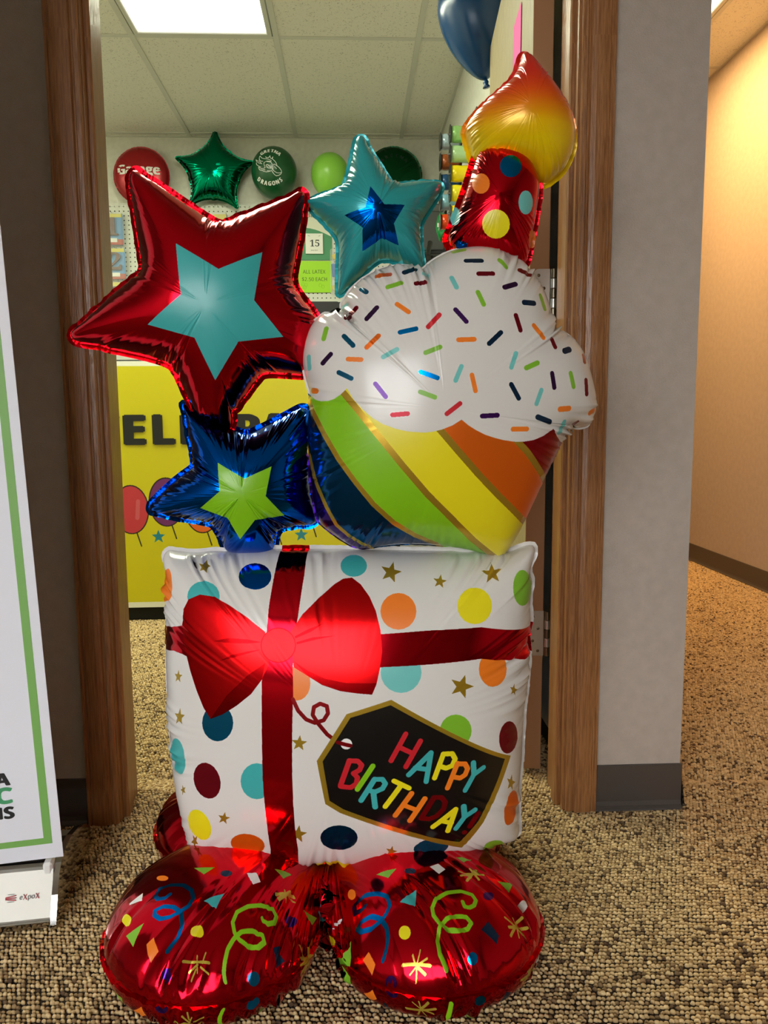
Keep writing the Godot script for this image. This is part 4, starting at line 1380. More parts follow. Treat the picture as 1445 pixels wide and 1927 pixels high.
		["s","goldp",[-0.0549,-0.1977,-0.0458,-0.1955],0.0025],
		["s","goldp",[-0.0342,-0.26,-0.0136,-0.2428],0.0034],
		["s","goldp",[-0.0243,-0.2394,-0.0223,-0.2645],0.0033],
		["s","goldp",[-0.0336,-0.2682,-0.0231,-0.2527],0.0037],
		["s","goldp",[-0.0355,-0.2465,-0.0192,-0.2762],0.0028],
		["s","bluep",[0.0625,-0.2229,0.0558,-0.2226,0.0468,-0.2169,0.0451,-0.2036,0.0619,-0.2076,0.0835,-0.2224,0.0979,-0.2349,0.1008,-0.2479,0.0946,-0.2557,0.0848,-0.2596,0.0704,-0.2591,0.0552,-0.2499,0.0498,-0.241,0.0554,-0.2378,0.071,-0.2441,0.085,-0.257,0.0935,-0.2715,0.0955,-0.2839,0.0928,-0.2948,0.088,-0.303],0.0056],
		["s","lime",[0.217,-0.2586,0.2185,-0.2658,0.2264,-0.2666,0.2348,-0.2614,0.239,-0.2525,0.2343,-0.2441,0.2174,-0.241,0.195,-0.2459,0.1759,-0.2549,0.1673,-0.2668,0.1679,-0.2773,0.1751,-0.288,0.1872,-0.2976,0.2028,-0.301,0.2193,-0.2967,0.2258,-0.2884,0.2188,-0.281,0.2028,-0.2808,0.1861,-0.2853,0.1749,-0.2943,0.1707,-0.3098,0.1735,-0.3249,0.1848,-0.3417],0.0062],
		["p","navy",[0.1501,-0.2069,0.1494,-0.2086,0.1478,-0.21,0.1456,-0.211,0.1429,-0.2115,0.14,-0.2114,0.1372,-0.2107,0.1347,-0.2096,0.1329,-0.2081,0.1318,-0.2064,0.1316,-0.2046,0.1323,-0.203,0.1339,-0.2017,0.1362,-0.2008,0.1389,-0.2004,0.1418,-0.2004,0.1446,-0.201,0.1471,-0.202,0.1489,-0.2035,0.15,-0.2052]],
		["p","yellow",[0.1304,-0.2925,0.1297,-0.2948,0.1283,-0.2965,0.1261,-0.2976,0.1235,-0.2978,0.1206,-0.2972,0.1177,-0.2958,0.1152,-0.2938,0.1132,-0.2913,0.112,-0.2886,0.1117,-0.2861,0.1123,-0.2838,0.1138,-0.2821,0.116,-0.2811,0.1187,-0.2809,0.1217,-0.2815,0.1245,-0.2829,0.1271,-0.2848,0.129,-0.2873,0.1301,-0.2899]],
		["p","violet",[0.2711,-0.2359,0.2701,-0.2387,0.2684,-0.2414,0.266,-0.2439,0.2632,-0.2459,0.2603,-0.2471,0.2575,-0.2475,0.2552,-0.2471,0.2535,-0.2459,0.2526,-0.244,0.2526,-0.2416,0.2535,-0.239,0.2552,-0.2363,0.2575,-0.2338,0.2603,-0.2318,0.2633,-0.2305,0.2661,-0.2299,0.2685,-0.2303,0.2702,-0.2315,0.2711,-0.2334]],
		["p","violet",[0.1114,-0.3366,0.1116,-0.3389,0.1109,-0.3407,0.1095,-0.3418,0.1046,-0.3296,0.1029,-0.3333,0.1004,-0.333,0.0973,-0.3281,0.0971,-0.3346,0.0953,-0.3315,0.0944,-0.3286,0.0943,-0.3263,0.0951,-0.3247,0.0967,-0.324,0.0989,-0.3241,0.1015,-0.325,0.1042,-0.3266,0.1068,-0.3288,0.109,-0.3313,0.1105,-0.334]],
		["p","bluep",[0.2347,-0.3303,0.2344,-0.3326,0.2333,-0.3348,0.2314,-0.3365,0.2291,-0.3377,0.2263,-0.3382,0.2235,-0.338,0.2209,-0.3371,0.2189,-0.3356,0.2175,-0.3336,0.2169,-0.3313,0.2173,-0.3291,0.2185,-0.327,0.2204,-0.3252,0.2228,-0.324,0.2256,-0.3235,0.2283,-0.3237,0.2308,-0.3246,0.2328,-0.3261,0.2341,-0.328]],
		["p","orange",[0.0484,-0.1902,0.048,-0.1923,0.0471,-0.1934,0.0456,-0.1934,0.0438,-0.1923,0.0419,-0.1901,0.0399,-0.187,0.0381,-0.1833,0.0367,-0.1795,0.0358,-0.1758,0.0355,-0.1728,0.0359,-0.1706,0.0368,-0.1695,0.0383,-0.1696,0.0402,-0.1709,0.0422,-0.1732,0.0442,-0.1764,0.046,-0.18,0.0474,-0.1837,0.0482,-0.1872]],
		["p","yellow",[0.017,-0.2264,0.0169,-0.2287,0.0163,-0.2329,0.0153,-0.2371,0.0141,-0.2396,0.0126,-0.2414,0.0112,-0.242,0.0098,-0.2412,0.0087,-0.2393,0.0079,-0.2362,0.0075,-0.232,0.0076,-0.2276,0.0082,-0.223,0.0092,-0.2187,0.0105,-0.2153,0.012,-0.213,0.0135,-0.2121,0.0149,-0.2164,0.016,-0.22,0.0167,-0.2235]],
		["p","white2",[0.3301,-0.2265,0.3289,-0.231,0.3271,-0.2355,0.3248,-0.2395,0.3223,-0.2427,0.3197,-0.2447,0.3173,-0.2455,0.3154,-0.2451,0.3141,-0.2433,0.3135,-0.2405,0.3138,-0.2368,0.3148,-0.2326,0.3166,-0.2282,0.3189,-0.224,0.3215,-0.2205,0.3241,-0.218,0.3266,-0.2169,0.3286,-0.2173,0.3299,-0.2192,0.3304,-0.2223]],
		["p","green",[0.0837,-0.1929,0.1185,-0.1972,0.1026,-0.2088]],
		["p","green",[0.2215,-0.1693,0.2476,-0.166,0.2322,-0.1785]],
		["p","green",[0.2833,-0.1989,0.3089,-0.1949,0.3011,-0.2148]],
		["p","green",[0.022,-0.2586,0.0408,-0.2474,0.0401,-0.2761]],
		["p","teal",[0.1168,-0.2501,0.1462,-0.2378,0.1406,-0.2629]],
		["p","white2",[0.1744,-0.1991,0.1895,-0.1915,0.1994,-0.2023,0.1872,-0.2127]],
		["p","white2",[0.0118,-0.2025,0.0248,-0.1945,0.0237,-0.2042]],
		["p","orange",[0.058,-0.2831,0.0664,-0.2807,0.077,-0.3005,0.0732,-0.309]],
		["p","navy",[0.2411,-0.2953,0.2539,-0.2816,0.2706,-0.2971,0.2656,-0.3089]],
		["s","goldp",[0.1178,-0.3218,0.1596,-0.3344],0.0034],
		["s","goldp",[0.1439,-0.3151,0.139,-0.3283],0.002],
		["s","goldp",[0.1298,-0.3354,0.1379,-0.3305],0.0021],
		["s","goldp",[0.1402,-0.3469,0.1387,-0.3315],0.0022],
		["s","goldp",[0.1528,-0.3417,0.1397,-0.331],0.0032],
		["s","goldp",[0.1323,-0.3171,0.1364,-0.3276],0.0025],
		["s","goldp",[0.1541,-0.3261,0.1395,-0.3293],0.0027],
		["s","goldp",[0.2201,-0.2029,0.2645,-0.2038],0.0033],
		["s","goldp",[0.2506,-0.1902,0.2307,-0.2195],0.0045],
		["s","goldp",[0.2391,-0.1942,0.2508,-0.2123],0.0033],
		["s","goldp",[0.2619,-0.1954,0.2227,-0.2111],0.0039],
		["s","goldp",[0.2842,-0.2669,0.3243,-0.2823],0.003],
		["s","goldp",[0.313,-0.2573,0.2923,-0.2906],0.0043],
		["s","goldp",[0.3016,-0.26,0.3092,-0.2866],0.0028],
		["s","goldp",[0.2901,-0.2792,0.3224,-0.2677],0.0045]]},
	"box":{"at":[-0.0123,0.392,0.355],"yaw":-4,"tilt":0,"h":0.135,"hb":0.13,"e":0.48,"pleat":2.4,"seed":16,"ground":"white","rim":0.006,"res":2400.0,"reach":0.034,
	"outline":[-0.2841,0.227,-0.2841,0.2141,-0.2864,0.2029,-0.2862,0.1897,-0.2857,0.1763,-0.2865,0.1636,-0.2872,0.1507,-0.2875,0.1375,-0.2881,0.1244,-0.2886,0.1112,-0.2891,0.098,-0.2895,0.0848,-0.2899,0.0715,-0.2901,0.0582,-0.2903,0.0449,-0.2904,0.0315,-0.2905,0.0181,-0.2904,0.0046,-0.2902,-0.0089,-0.29,-0.0224,-0.2899,-0.0359,-0.2896,-0.0495,-0.2891,-0.0631,-0.2884,-0.0766,-0.2875,-0.0902,-0.2864,-0.1037,-0.2852,-0.1173,-0.2838,-0.1309,-0.2821,-0.1444,-0.2799,-0.1579,-0.2773,-0.1712,-0.2747,-0.1846,-0.2726,-0.1984,-0.2704,-0.2121,-0.2686,-0.2261,-0.2649,-0.2391,-0.2535,-0.246,-0.2364,-0.2455,-0.2229,-0.2469,-0.2107,-0.2492,-0.1979,-0.2503,-0.185,-0.2511,-0.1717,-0.2511,-0.1594,-0.2525,-0.1473,-0.2544,-0.1349,-0.2557,-0.1235,-0.2593,-0.1109,-0.2606,-0.0973,-0.2594,-0.0843,-0.2597,-0.0716,-0.2603,-0.0589,-0.2605,-0.0462,-0.2603,-0.0335,-0.2602,-0.0208,-0.2597,-0.0082,-0.2588,0.0045,-0.2611,0.0174,-0.2634,0.0301,-0.2614,0.0427,-0.259,0.055,-0.2565,0.0673,-0.2544,0.08,-0.2537,0.0927,-0.2528,0.1053,-0.2516,0.118,-0.2503,0.1306,-0.2488,0.1432,-0.2471,0.156,-0.2456,0.1688,-0.2437,0.1817,-0.2419,0.1941,-0.2392,0.2046,-0.2341,0.2161,-0.2301,0.2297,-0.228,0.2426,-0.2247,0.2577,-0.2228,0.2742,-0.2203,0.2779,-0.2087,0.2766,-0.1944,0.2762,-0.1805,0.2761,-0.1666,0.2763,-0.1528,0.2768,-0.139,0.2774,-0.1253,0.278,-0.1115,0.279,-0.098,0.2803,-0.0845,0.2806,-0.0708,0.2806,-0.057,0.2812,-0.0434,0.2819,-0.0298,0.2822,-0.0163,0.2827,-0.0028,0.2845,0.0106,0.286,0.0241,0.2869,0.0374,0.2877,0.0508,0.2888,0.0643,0.2894,0.0777,0.2888,0.0907,0.2874,0.1033,0.2869,0.1161,0.2893,0.13,0.2913,0.1438,0.2903,0.1562,0.2891,0.1682,0.2898,0.1812,0.2916,0.195,0.2918,0.2076,0.2884,0.2172,0.289,0.229,0.2958,0.2465,0.2939,0.2604,0.2767,0.2583,0.2595,0.2508,0.2498,0.2507,0.2402,0.2515,0.2262,0.2482,0.2157,0.2494,0.2054,0.2514,0.1916,0.2497,0.1795,0.2504,0.1678,0.252,0.1549,0.252,0.1421,0.2522,0.1293,0.2524,0.1165,0.2526,0.1037,0.2528,0.091,0.2531,0.0782,0.2534,0.0655,0.2536,0.0527,0.2539,0.04,0.2542,0.0272,0.2545,0.0145,0.2547,0.0017,0.2549,-0.011,0.2552,-0.0238,0.2554,-0.0366,0.2555,-0.0495,0.2556,-0.0623,0.2557,-0.0752,0.2558,-0.0881,0.2557,-0.101,0.2555,-0.1141,0.2556,-0.1268,0.255,-0.139,0.2535,-0.1521,0.2537,-0.1647,0.2531,-0.1766,0.2515,-0.19,0.2521,-0.2033,0.2526,-0.216,0.2525,-0.2273,0.2508,-0.2387,0.2497,-0.2521,0.2507,-0.2661,0.2519,-0.2821,0.2541,-0.2893,0.2447],
	"prints":[["p","orange",[-0.2612,0.2101,-0.2613,0.2023,-0.2625,0.1951,-0.2647,0.189,-0.2676,0.1846,-0.2711,0.1821,-0.2754,0.1817,-0.2917,0.1747,-0.293,0.1808,-0.2936,0.1884,-0.2936,0.1969,-0.2929,0.2054,-0.2916,0.213,-0.2898,0.219,-0.2744,0.2312,-0.2714,0.233,-0.2687,0.2322,-0.266,0.2291,-0.2636,0.2241,-0.262,0.2175]],
		["p","teal",[-0.1818,0.1987,-0.1824,0.1922,-0.1856,0.1861,-0.1908,0.1812,-0.1978,0.1778,-0.2057,0.1763,-0.2137,0.1769,-0.2212,0.1795,-0.2274,0.1839,-0.2315,0.1898,-0.2332,0.1965,-0.2323,0.2034,-0.2291,0.2096,-0.2239,0.2145,-0.2172,0.2177,-0.2095,0.2189,-0.2015,0.218,-0.1941,0.2152,-0.1879,0.2108,-0.1837,0.2051]],
		["p","bluem",[-0.1069,0.2261,-0.1073,0.2209,-0.1102,0.2161,-0.1152,0.2123,-0.1217,0.2098,-0.1292,0.2089,-0.1368,0.2097,-0.144,0.212,-0.15,0.2158,-0.1542,0.2205,-0.1563,0.2257,-0.1562,0.2308,-0.1538,0.2353,-0.1492,0.2388,-0.1429,0.2411,-0.1354,0.2419,-0.1273,0.2413,-0.1197,0.2392,-0.1133,0.2357,-0.1089,0.2312]],
		["p","teal",[0.0358,0.2387,0.0351,0.2347,0.0325,0.231,0.0282,0.2281,0.0228,0.2262,0.0168,0.2255,0.0106,0.2262,0.005,0.2282,0.0003,0.2312,-0.0028,0.2349,-0.0042,0.239,-0.0038,0.2429,-0.0014,0.2463,0.0026,0.2488,0.0079,0.2504,0.0141,0.2508,0.0205,0.2503,0.0265,0.2487,0.0313,0.2461,0.0345,0.2426]],
		["p","gold",[-0.2142,0.2444,-0.2106,0.2391,-0.2029,0.2378,-0.2086,0.2351,-0.2065,0.2293,-0.2128,0.2334,-0.2191,0.2311,-0.2173,0.2363,-0.2239,0.2405,-0.216,0.2398]],
		["p","gold",[0.0758,0.2431,0.0772,0.2342,0.0883,0.2314,0.0778,0.2276,0.0782,0.218,0.0704,0.2252,0.0596,0.2221,0.0651,0.2304,0.0579,0.2378,0.0693,0.2358]],
		["p","gold",[0.1469,0.2275,0.1482,0.2214,0.1554,0.2201,0.1488,0.2171,0.1495,0.2107,0.1442,0.2151,0.1374,0.2124,0.1406,0.2182,0.1357,0.2228,0.1431,0.2221]],
		["p","gold",[0.2239,0.2404,0.2274,0.2327,0.2387,0.2332,0.2299,0.2268,0.2332,0.2177,0.2236,0.2224,0.2144,0.2165,0.2171,0.2259,0.2082,0.231,0.2195,0.2321]],
		["p","orange",[0.1097,0.1801,0.1084,0.1725,0.1046,0.1657,0.0988,0.1602,0.0915,0.1568,0.0835,0.1556,0.0754,0.1569,0.0681,0.1606,0.0623,0.1661,0.0586,0.173,0.0572,0.1806,0.0585,0.1881,0.0621,0.1948,0.0679,0.2001,0.0753,0.2034,0.0835,0.2045,0.0916,0.2033,0.099,0.1999,0.1048,0.1945,0.1085,0.1877]],
		["p","yellow",[0.2211,0.1845,0.2197,0.1766,0.2159,0.1696,0.21,0.1642,0.2028,0.161,0.1948,0.1602,0.1869,0.1619,0.1798,0.1658,0.1743,0.1716,0.1708,0.1787,0.1698,0.1865,0.1712,0.1941,0.1751,0.2008,0.1809,0.206,0.1882,0.2093,0.1962,0.2104,0.2041,0.209,0.2111,0.2054,0.2166,0.1997,0.2201,0.1925]],
		["p","green",[0.2888,0.1977,0.2922,0.1832,0.2851,0.1827,0.2803,0.1792,0.2751,0.1774,0.2697,0.1778,0.2647,0.1805,0.2603,0.1852,0.257,0.1917,0.2549,0.1993,0.2544,0.2074,0.2554,0.2152,0.2578,0.222,0.2613,0.2272,0.2656,0.2305,0.2702,0.2313,0.275,0.2293,0.2799,0.2241,0.2849,0.2155,0.2873,0.2073]],
		["p","tealp",[0.1167,0.095,0.1152,0.086,0.1109,0.0779,0.1044,0.0715,0.0961,0.0676,0.087,0.0664,0.0779,0.0681,0.0697,0.0724,0.0632,0.0791,0.059,0.0873,0.0576,0.0963,0.0591,0.1052,0.0633,0.1132,0.0698,0.1195,0.0781,0.1234,0.0872,0.1247,0.0963,0.1231,0.1046,0.1188,0.1111,0.1123,0.1152,0.1041]],
		["p","orange",[0.2443,0.0876,0.2433,0.0793,0.2402,0.0724,0.2353,0.0673,0.2291,0.0647,0.2224,0.0646,0.2157,0.0671,0.2097,0.0719,0.2049,0.0785,0.2019,0.0864,0.2008,0.0947,0.2019,0.1029,0.2048,0.1099,0.2095,0.1153,0.2154,0.1184,0.222,0.1189,0.2287,0.1166,0.2349,0.1117,0.2398,0.1048,0.2431,0.0964]],
		["p","gold",[0.1805,0.0881,0.1812,0.0752,0.1935,0.0695,0.1814,0.0661,0.181,0.0531,0.1728,0.064,0.1605,0.0613,0.1674,0.0717,0.1602,0.0827,0.1726,0.0786]],
		["p","gold",[0.2569,0.0618,0.258,0.0544,0.2628,0.0512,0.2587,0.0492,0.2595,0.0418,0.2558,0.048,0.2517,0.0464,0.2534,0.0523,0.2502,0.0585,0.2548,0.0563]],
		["p","green",[0.1904,0.0025,0.1893,-0.0051,0.186,-0.0116,0.1807,-0.0165,0.1741,-0.0193,0.1668,-0.0196,0.1595,-0.0176,0.1529,-0.0134,0.1477,-0.0074,0.1444,-0.0002,0.1432,0.0076,0.1444,0.0151,0.1477,0.0217,0.1528,0.0267,0.1593,0.0296,0.1666,0.0302,0.1738,0.0283,0.1805,0.024,0.1858,0.0179,0.1892,0.0105]],
		["p","maroon",[0.266,-0.0329,0.2644,-0.04,0.2612,-0.0452,0.2568,-0.0483,0.2519,-0.0492,0.2468,-0.0477,0.2421,-0.0441,0.2381,-0.0386,0.2353,-0.0315,0.2337,-0.0236,0.2337,-0.0156,0.2351,-0.0081,0.2378,-0.0019,0.2417,0.0023,0.2463,0.004,0.2513,0.0029,0.2562,-0.001,0.2606,-0.0073,0.264,-0.0155,0.2659,-0.0244]],
		["p","gold",[0.2568,-0.0866,0.258,-0.0977,0.2641,-0.1048,0.2587,-0.1056,0.2595,-0.1168,0.2551,-0.1064,0.25,-0.1075,0.2522,-0.0993,0.2485,-0.0894,0.254,-0.0939]],
		["p","orangem",[0.2693,-0.1587,0.2664,-0.1641,0.2628,-0.1685,0.2589,-0.1714,0.255,-0.1725,0.2514,-0.1712,0.2484,-0.1675,0.2462,-0.1616,0.2451,-0.154,0.245,-0.1454,0.2461,-0.1368,0.2483,-0.1291,0.2513,-0.1229,0.2549,-0.1191,0.2588,-0.1181,0.2627,-0.1203,0.2663,-0.1257,0.2692,-0.1337,0.271,-0.1433,0.271,-0.152]],
		["p","orange",[-0.0438,0.081,-0.0448,0.0733,-0.0476,0.0663,-0.0519,0.0607,-0.0573,0.057,-0.0633,0.0556,-0.0693,0.0567,-0.0747,0.0602,-0.0789,0.0656,-0.0816,0.0725,-0.0825,0.0802,-0.0815,0.088,-0.0788,0.0949,-0.0745,0.1005,-0.0691,0.1041,-0.0631,0.1054,-0.0571,0.1043,-0.0517,0.1009,-0.0474,0.0955,-0.0447,0.0887]],
		["p","dteal",[-0.1599,0.017,-0.1614,0.0082,-0.1651,0,-0.1708,-0.007,-0.1778,-0.0119,-0.1857,-0.0143,-0.1935,-0.0141,-0.2005,-0.0111,-0.206,-0.0057,-0.2094,0.0017,-0.2103,0.0104,-0.2087,0.0195,-0.2047,0.0281,-0.1987,0.0352,-0.1915,0.0401,-0.1837,0.0425,-0.1761,0.0419,-0.1693,0.0387,-0.1641,0.033,-0.1609,0.0256]],
		["p","gold",[-0.0598,0.0042,-0.0578,-0.0042,-0.0495,-0.0052,-0.0567,-0.0101,-0.0555,-0.0187,-0.0619,-0.0134,-0.0695,-0.0177,-0.0662,-0.0094,-0.0721,-0.0035,-0.0637,-0.0037]],
		["p","gold",[-0.2499,0.0841,-0.2487,0.0773,-0.2432,0.0777,-0.248,0.0725,-0.2474,0.0654,-0.2516,0.0689,-0.257,0.0638,-0.2545,0.0715,-0.2587,0.0753,-0.2527,0.0767]],
		["p","gold",[-0.2494,0.0247,-0.2479,0.0156,-0.2408,0.0163,-0.2472,0.0091,-0.2464,-0.0005,-0.252,0.004,-0.2594,-0.0035,-0.2559,0.0072,-0.2614,0.012,-0.2533,0.0145]],
		["p","teal",[-0.245,-0.0501,-0.2446,-0.0593,-0.2456,-0.0682,-0.2479,-0.0761,-0.2513,-0.0823,-0.2557,-0.0863,-0.2607,-0.0879,-0.2659,-0.087,-0.271,-0.0839,-0.2756,-0.0789,-0.2788,-0.0722,-0.2791,-0.0626,-0.2768,-0.0516,-0.273,-0.0417,-0.2684,-0.0342,-0.2634,-0.0296,-0.2584,-0.0282,-0.2537,-0.0301,-0.2498,-0.0347,-0.2468,-0.0417]],
		["p","maroon",[-0.1853,-0.0709,-0.184,-0.0799,-0.185,-0.089,-0.1881,-0.0974,-0.1929,-0.1043,-0.1992,-0.1089,-0.2063,-0.1109,-0.2135,-0.1102,-0.2201,-0.1067,-0.2256,-0.1009,-0.2291,-0.0931,-0.2304,-0.0841,-0.2293,-0.0748,-0.226,-0.0661,-0.2207,-0.0589,-0.2142,-0.0541,-0.2071,-0.052,-0.2,-0.053,-0.1936,-0.0567,-0.1886,-0.0629]],
		["p","teal",[-0.1021,-0.0697,-0.1037,-0.0789,-0.1075,-0.0874,-0.1133,-0.0944,-0.1205,-0.0993,-0.1283,-0.1014,-0.136,-0.1005,-0.1428,-0.0969,-0.148,-0.0908,-0.1512,-0.0828,-0.152,-0.0737,-0.1503,-0.0645,-0.1463,-0.056,-0.1405,-0.0491,-0.1333,-0.0444,-0.1256,-0.0424,-0.118,-0.0433,-0.1113,-0.0469,-0.1061,-0.0529,-0.1029,-0.0607]],
		["p","gold",[-0.2534,-0.1029,-0.2514,-0.107,-0.2474,-0.1036,-0.2501,-0.1101,-0.2485,-0.1148,-0.2522,-0.1147,-0.2554,-0.1215,-0.2548,-0.1146,-0.2586,-0.1143,-0.2543,-0.1098]],
		["p","yellow",[-0.2086,-0.1496,-0.2064,-0.1578,-0.2062,-0.1666,-0.2079,-0.1751,-0.2115,-0.1825,-0.2165,-0.188,-0.2225,-0.1911,-0.2289,-0.1914,-0.2352,-0.1892,-0.2409,-0.1849,-0.2453,-0.1788,-0.2479,-0.1712,-0.2481,-0.1624,-0.2461,-0.1536,-0.2421,-0.1457,-0.2367,-0.1398,-0.2304,-0.1364,-0.2239,-0.1358,-0.2177,-0.1381,-0.2125,-0.1428]],
		["p","gold",[-0.18,-0.1294,-0.1795,-0.1372,-0.1726,-0.1381,-0.1794,-0.1427,-0.1796,-0.1509,-0.1843,-0.1459,-0.1914,-0.1502,-0.1874,-0.1422,-0.1917,-0.1368,-0.1844,-0.1368]],
		["p","orangem",[-0.1233,-0.1905,-0.1263,-0.1977,-0.1316,-0.2044,-0.1389,-0.2097,-0.1474,-0.2129,-0.156,-0.2133,-0.1638,-0.2107,-0.1702,-0.2057,-0.1746,-0.1993,-0.1767,-0.1922,-0.1763,-0.185,-0.1734,-0.1783,-0.1682,-0.1726,-0.1613,-0.1684,-0.1532,-0.1661,-0.1448,-0.1658,-0.1369,-0.1676,-0.1303,-0.1713,-0.1255,-0.1767,-0.1231,-0.1832]],
		["p","gold",[-0.2415,-0.1875,-0.2384,-0.1929,-0.2331,-0.1861,-0.2365,-0.1972,-0.2343,-0.2043,-0.2393,-0.2054,-0.2443,-0.2186,-0.243,-0.2062,-0.2484,-0.2073,-0.2423,-0.1983]],
		["p","gold",[-0.0661,-0.1434,-0.0648,-0.1553,-0.0553,-0.1574,-0.0642,-0.1641,-0.064,-0.1772,-0.0707,-0.1685,-0.0801,-0.1745,-0.0752,-0.1623,-0.0812,-0.1534,-0.0715,-0.1543]],
		["p","dkblue",[0.0206,-0.1664,0.0189,-0.1743,0.0146,-0.1816,0.0081,-0.1877,-0.0001,-0.1917,-0.009,-0.1932,-0.0177,-0.1919,-0.0255,-0.1879,-0.0314,-0.182,-0.035,-0.1747,-0.0359,-0.1669,-0.0341,-0.1592,-0.0297,-0.1524,-0.0233,-0.1471,-0.0153,-0.1437,-0.0066,-0.1425,0.002,-0.1436,0.0097,-0.1469,0.0157,-0.1521,0.0195,-0.1588]],
		["p","dteal",[0.1582,-0.1887,0.1577,-0.1949,0.1546,-0.2012,0.1492,-0.207,0.142,-0.2118,0.1338,-0.2146,0.1253,-0.2148,0.1175,-0.2125,0.111,-0.2082,0.1067,-0.2027,0.1048,-0.1965,0.1055,-0.1903,0.1087,-0.1846,0.1142,-0.1798,0.1213,-0.1762,0.1294,-0.1743,0.1377,-0.1741,0.1454,-0.1756,0.1517,-0.1787,0.1562,-0.1832]],
		["p","green",[0.2545,-0.2386,0.2544,-0.2418,0.2527,-0.2451,0.2495,-0.2483,0.2452,-0.251,0.2401,-0.2529,0.2348,-0.2539,0.2297,-0.2539,0.2255,-0.2528,0.2224,-0.2508,0.2209,-0.2481,0.2145,-0.2086,0.2156,-0.2021,0.2183,-0.1977,0.2224,-0.1948,0.2272,-0.1935,0.2325,-0.1937,0.2376,-0.1956,0.2422,-0.1989,0.2457,-0.2038]],
		["p","gold",[0.0727,-0.1849,0.0736,-0.1947,0.0798,-0.1976,0.074,-0.2022,0.0742,-0.2145,0.0698,-0.2053,0.0637,-0.2094,0.0668,-0.1993,0.0629,-0.1912,0.0692,-0.1931]],
		["p","yellow",[0.0043,-0.2435,-0.0018,-0.2807,-0.006,-0.2823,-0.0125,-0.2836,-0.0208,-0.2845,-0.0299,-0.2849,-0.039,-0.2847,-0.0473,-0.284,-0.0538,-0.2828,-0.0579,-0.2813,-0.0594,-0.2795,-0.0498,-0.239,-0.045,-0.2333,-0.0383,-0.2298,-0.0304,-0.2277,-0.0217,-0.2269,-0.0132,-0.2273,-0.0057,-0.2288,0.0002,-0.2316,0.0038,-0.2358]],
		["p","dteal",[-0.2078,-0.2703,-0.2091,-0.2716,-0.2123,-0.2724,-0.217,-0.2726,-0.2228,-0.2721,-0.2292,-0.2711,-0.2354,-0.2696,-0.2409,-0.2677,-0.2451,-0.2657,-0.2477,-0.2637,-0.2483,-0.262,-0.2314,-0.2278,-0.227,-0.2243,-0.2216,-0.2221,-0.2155,-0.2212,-0.2092,-0.2216,-0.2035,-0.2233,-0.1989,-0.2266,-0.1965,-0.2323,-0.2084,-0.2686]],
		["p","redm",[-0.1013,0.2638,-0.0578,0.2636,-0.0575,0.2273,-0.063,0.1742,-0.0662,0.1526,-0.0695,0.1033,-0.0689,0.0704,-0.0711,0.0183,-0.0733,-0.0639,-0.0735,-0.1079,-0.073,-0.1558,-0.0718,-0.1927,-0.0801,-0.2829,-0.1246,-0.2834,-0.1145,-0.1953,-0.1156,-0.1416,-0.1172,-0.0954,-0.1177,-0.0664,-0.1163,0.0163,-0.1152,0.0817,-0.1113,0.1198,-0.1085,0.1544,-0.1067,0.1857,-0.1032,0.2205,-0.1016,0.2463]],
		["p","redm",[0.0502,0.1492,0.127,0.1537,0.2047,0.1553,0.2982,0.1364,0.2989,0.0887,0.2045,0.1095,0.1267,0.106,0.0503,0.1034]],
		["p","redm",[-0.3032,0.1336,-0.2255,0.1581,-0.2261,0.1063,-0.2419,0.1101,-0.2597,0.1111,-0.3048,0.0964]],
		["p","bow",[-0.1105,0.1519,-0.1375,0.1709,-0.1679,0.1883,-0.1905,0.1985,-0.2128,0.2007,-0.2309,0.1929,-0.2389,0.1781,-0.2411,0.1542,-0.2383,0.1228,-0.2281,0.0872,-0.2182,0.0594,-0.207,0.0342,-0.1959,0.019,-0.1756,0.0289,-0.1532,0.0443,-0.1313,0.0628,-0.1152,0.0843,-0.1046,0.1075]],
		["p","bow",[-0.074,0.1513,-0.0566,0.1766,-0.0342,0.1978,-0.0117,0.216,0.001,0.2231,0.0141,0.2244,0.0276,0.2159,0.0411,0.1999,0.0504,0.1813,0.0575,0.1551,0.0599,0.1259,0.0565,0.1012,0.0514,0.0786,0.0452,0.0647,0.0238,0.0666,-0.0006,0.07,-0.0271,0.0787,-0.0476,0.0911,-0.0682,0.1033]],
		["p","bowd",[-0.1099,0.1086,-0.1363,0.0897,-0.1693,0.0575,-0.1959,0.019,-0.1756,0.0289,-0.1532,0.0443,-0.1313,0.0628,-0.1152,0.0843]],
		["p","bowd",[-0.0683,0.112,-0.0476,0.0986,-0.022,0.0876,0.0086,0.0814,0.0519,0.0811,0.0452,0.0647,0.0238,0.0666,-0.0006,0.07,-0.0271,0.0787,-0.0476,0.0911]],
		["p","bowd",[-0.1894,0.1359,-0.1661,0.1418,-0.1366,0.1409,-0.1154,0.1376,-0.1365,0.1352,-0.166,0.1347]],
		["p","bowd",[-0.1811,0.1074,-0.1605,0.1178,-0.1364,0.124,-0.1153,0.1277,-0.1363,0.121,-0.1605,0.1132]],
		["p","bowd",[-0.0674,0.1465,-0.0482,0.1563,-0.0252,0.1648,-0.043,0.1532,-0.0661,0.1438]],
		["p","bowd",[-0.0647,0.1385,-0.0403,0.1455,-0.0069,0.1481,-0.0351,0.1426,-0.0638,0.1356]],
		["p","bowd",[-0.0651,0.1343,-0.0663,0.1267,-0.0699,0.1198,-0.0756,0.1142,-0.0828,0.1105,-0.0908,0.1091,-0.0989,0.1101,-0.1062,0.1135,-0.112,0.1188,-0.1158,0.1257,-0.1172,0.1333,-0.116,0.141,-0.1125,0.1479,-0.1068,0.1535,-0.0996,0.157,-0.0916,0.1583,-0.0835,0.1573,-0.0762,0.1539,-0.0703,0.1486,-0.0665,0.1419]],
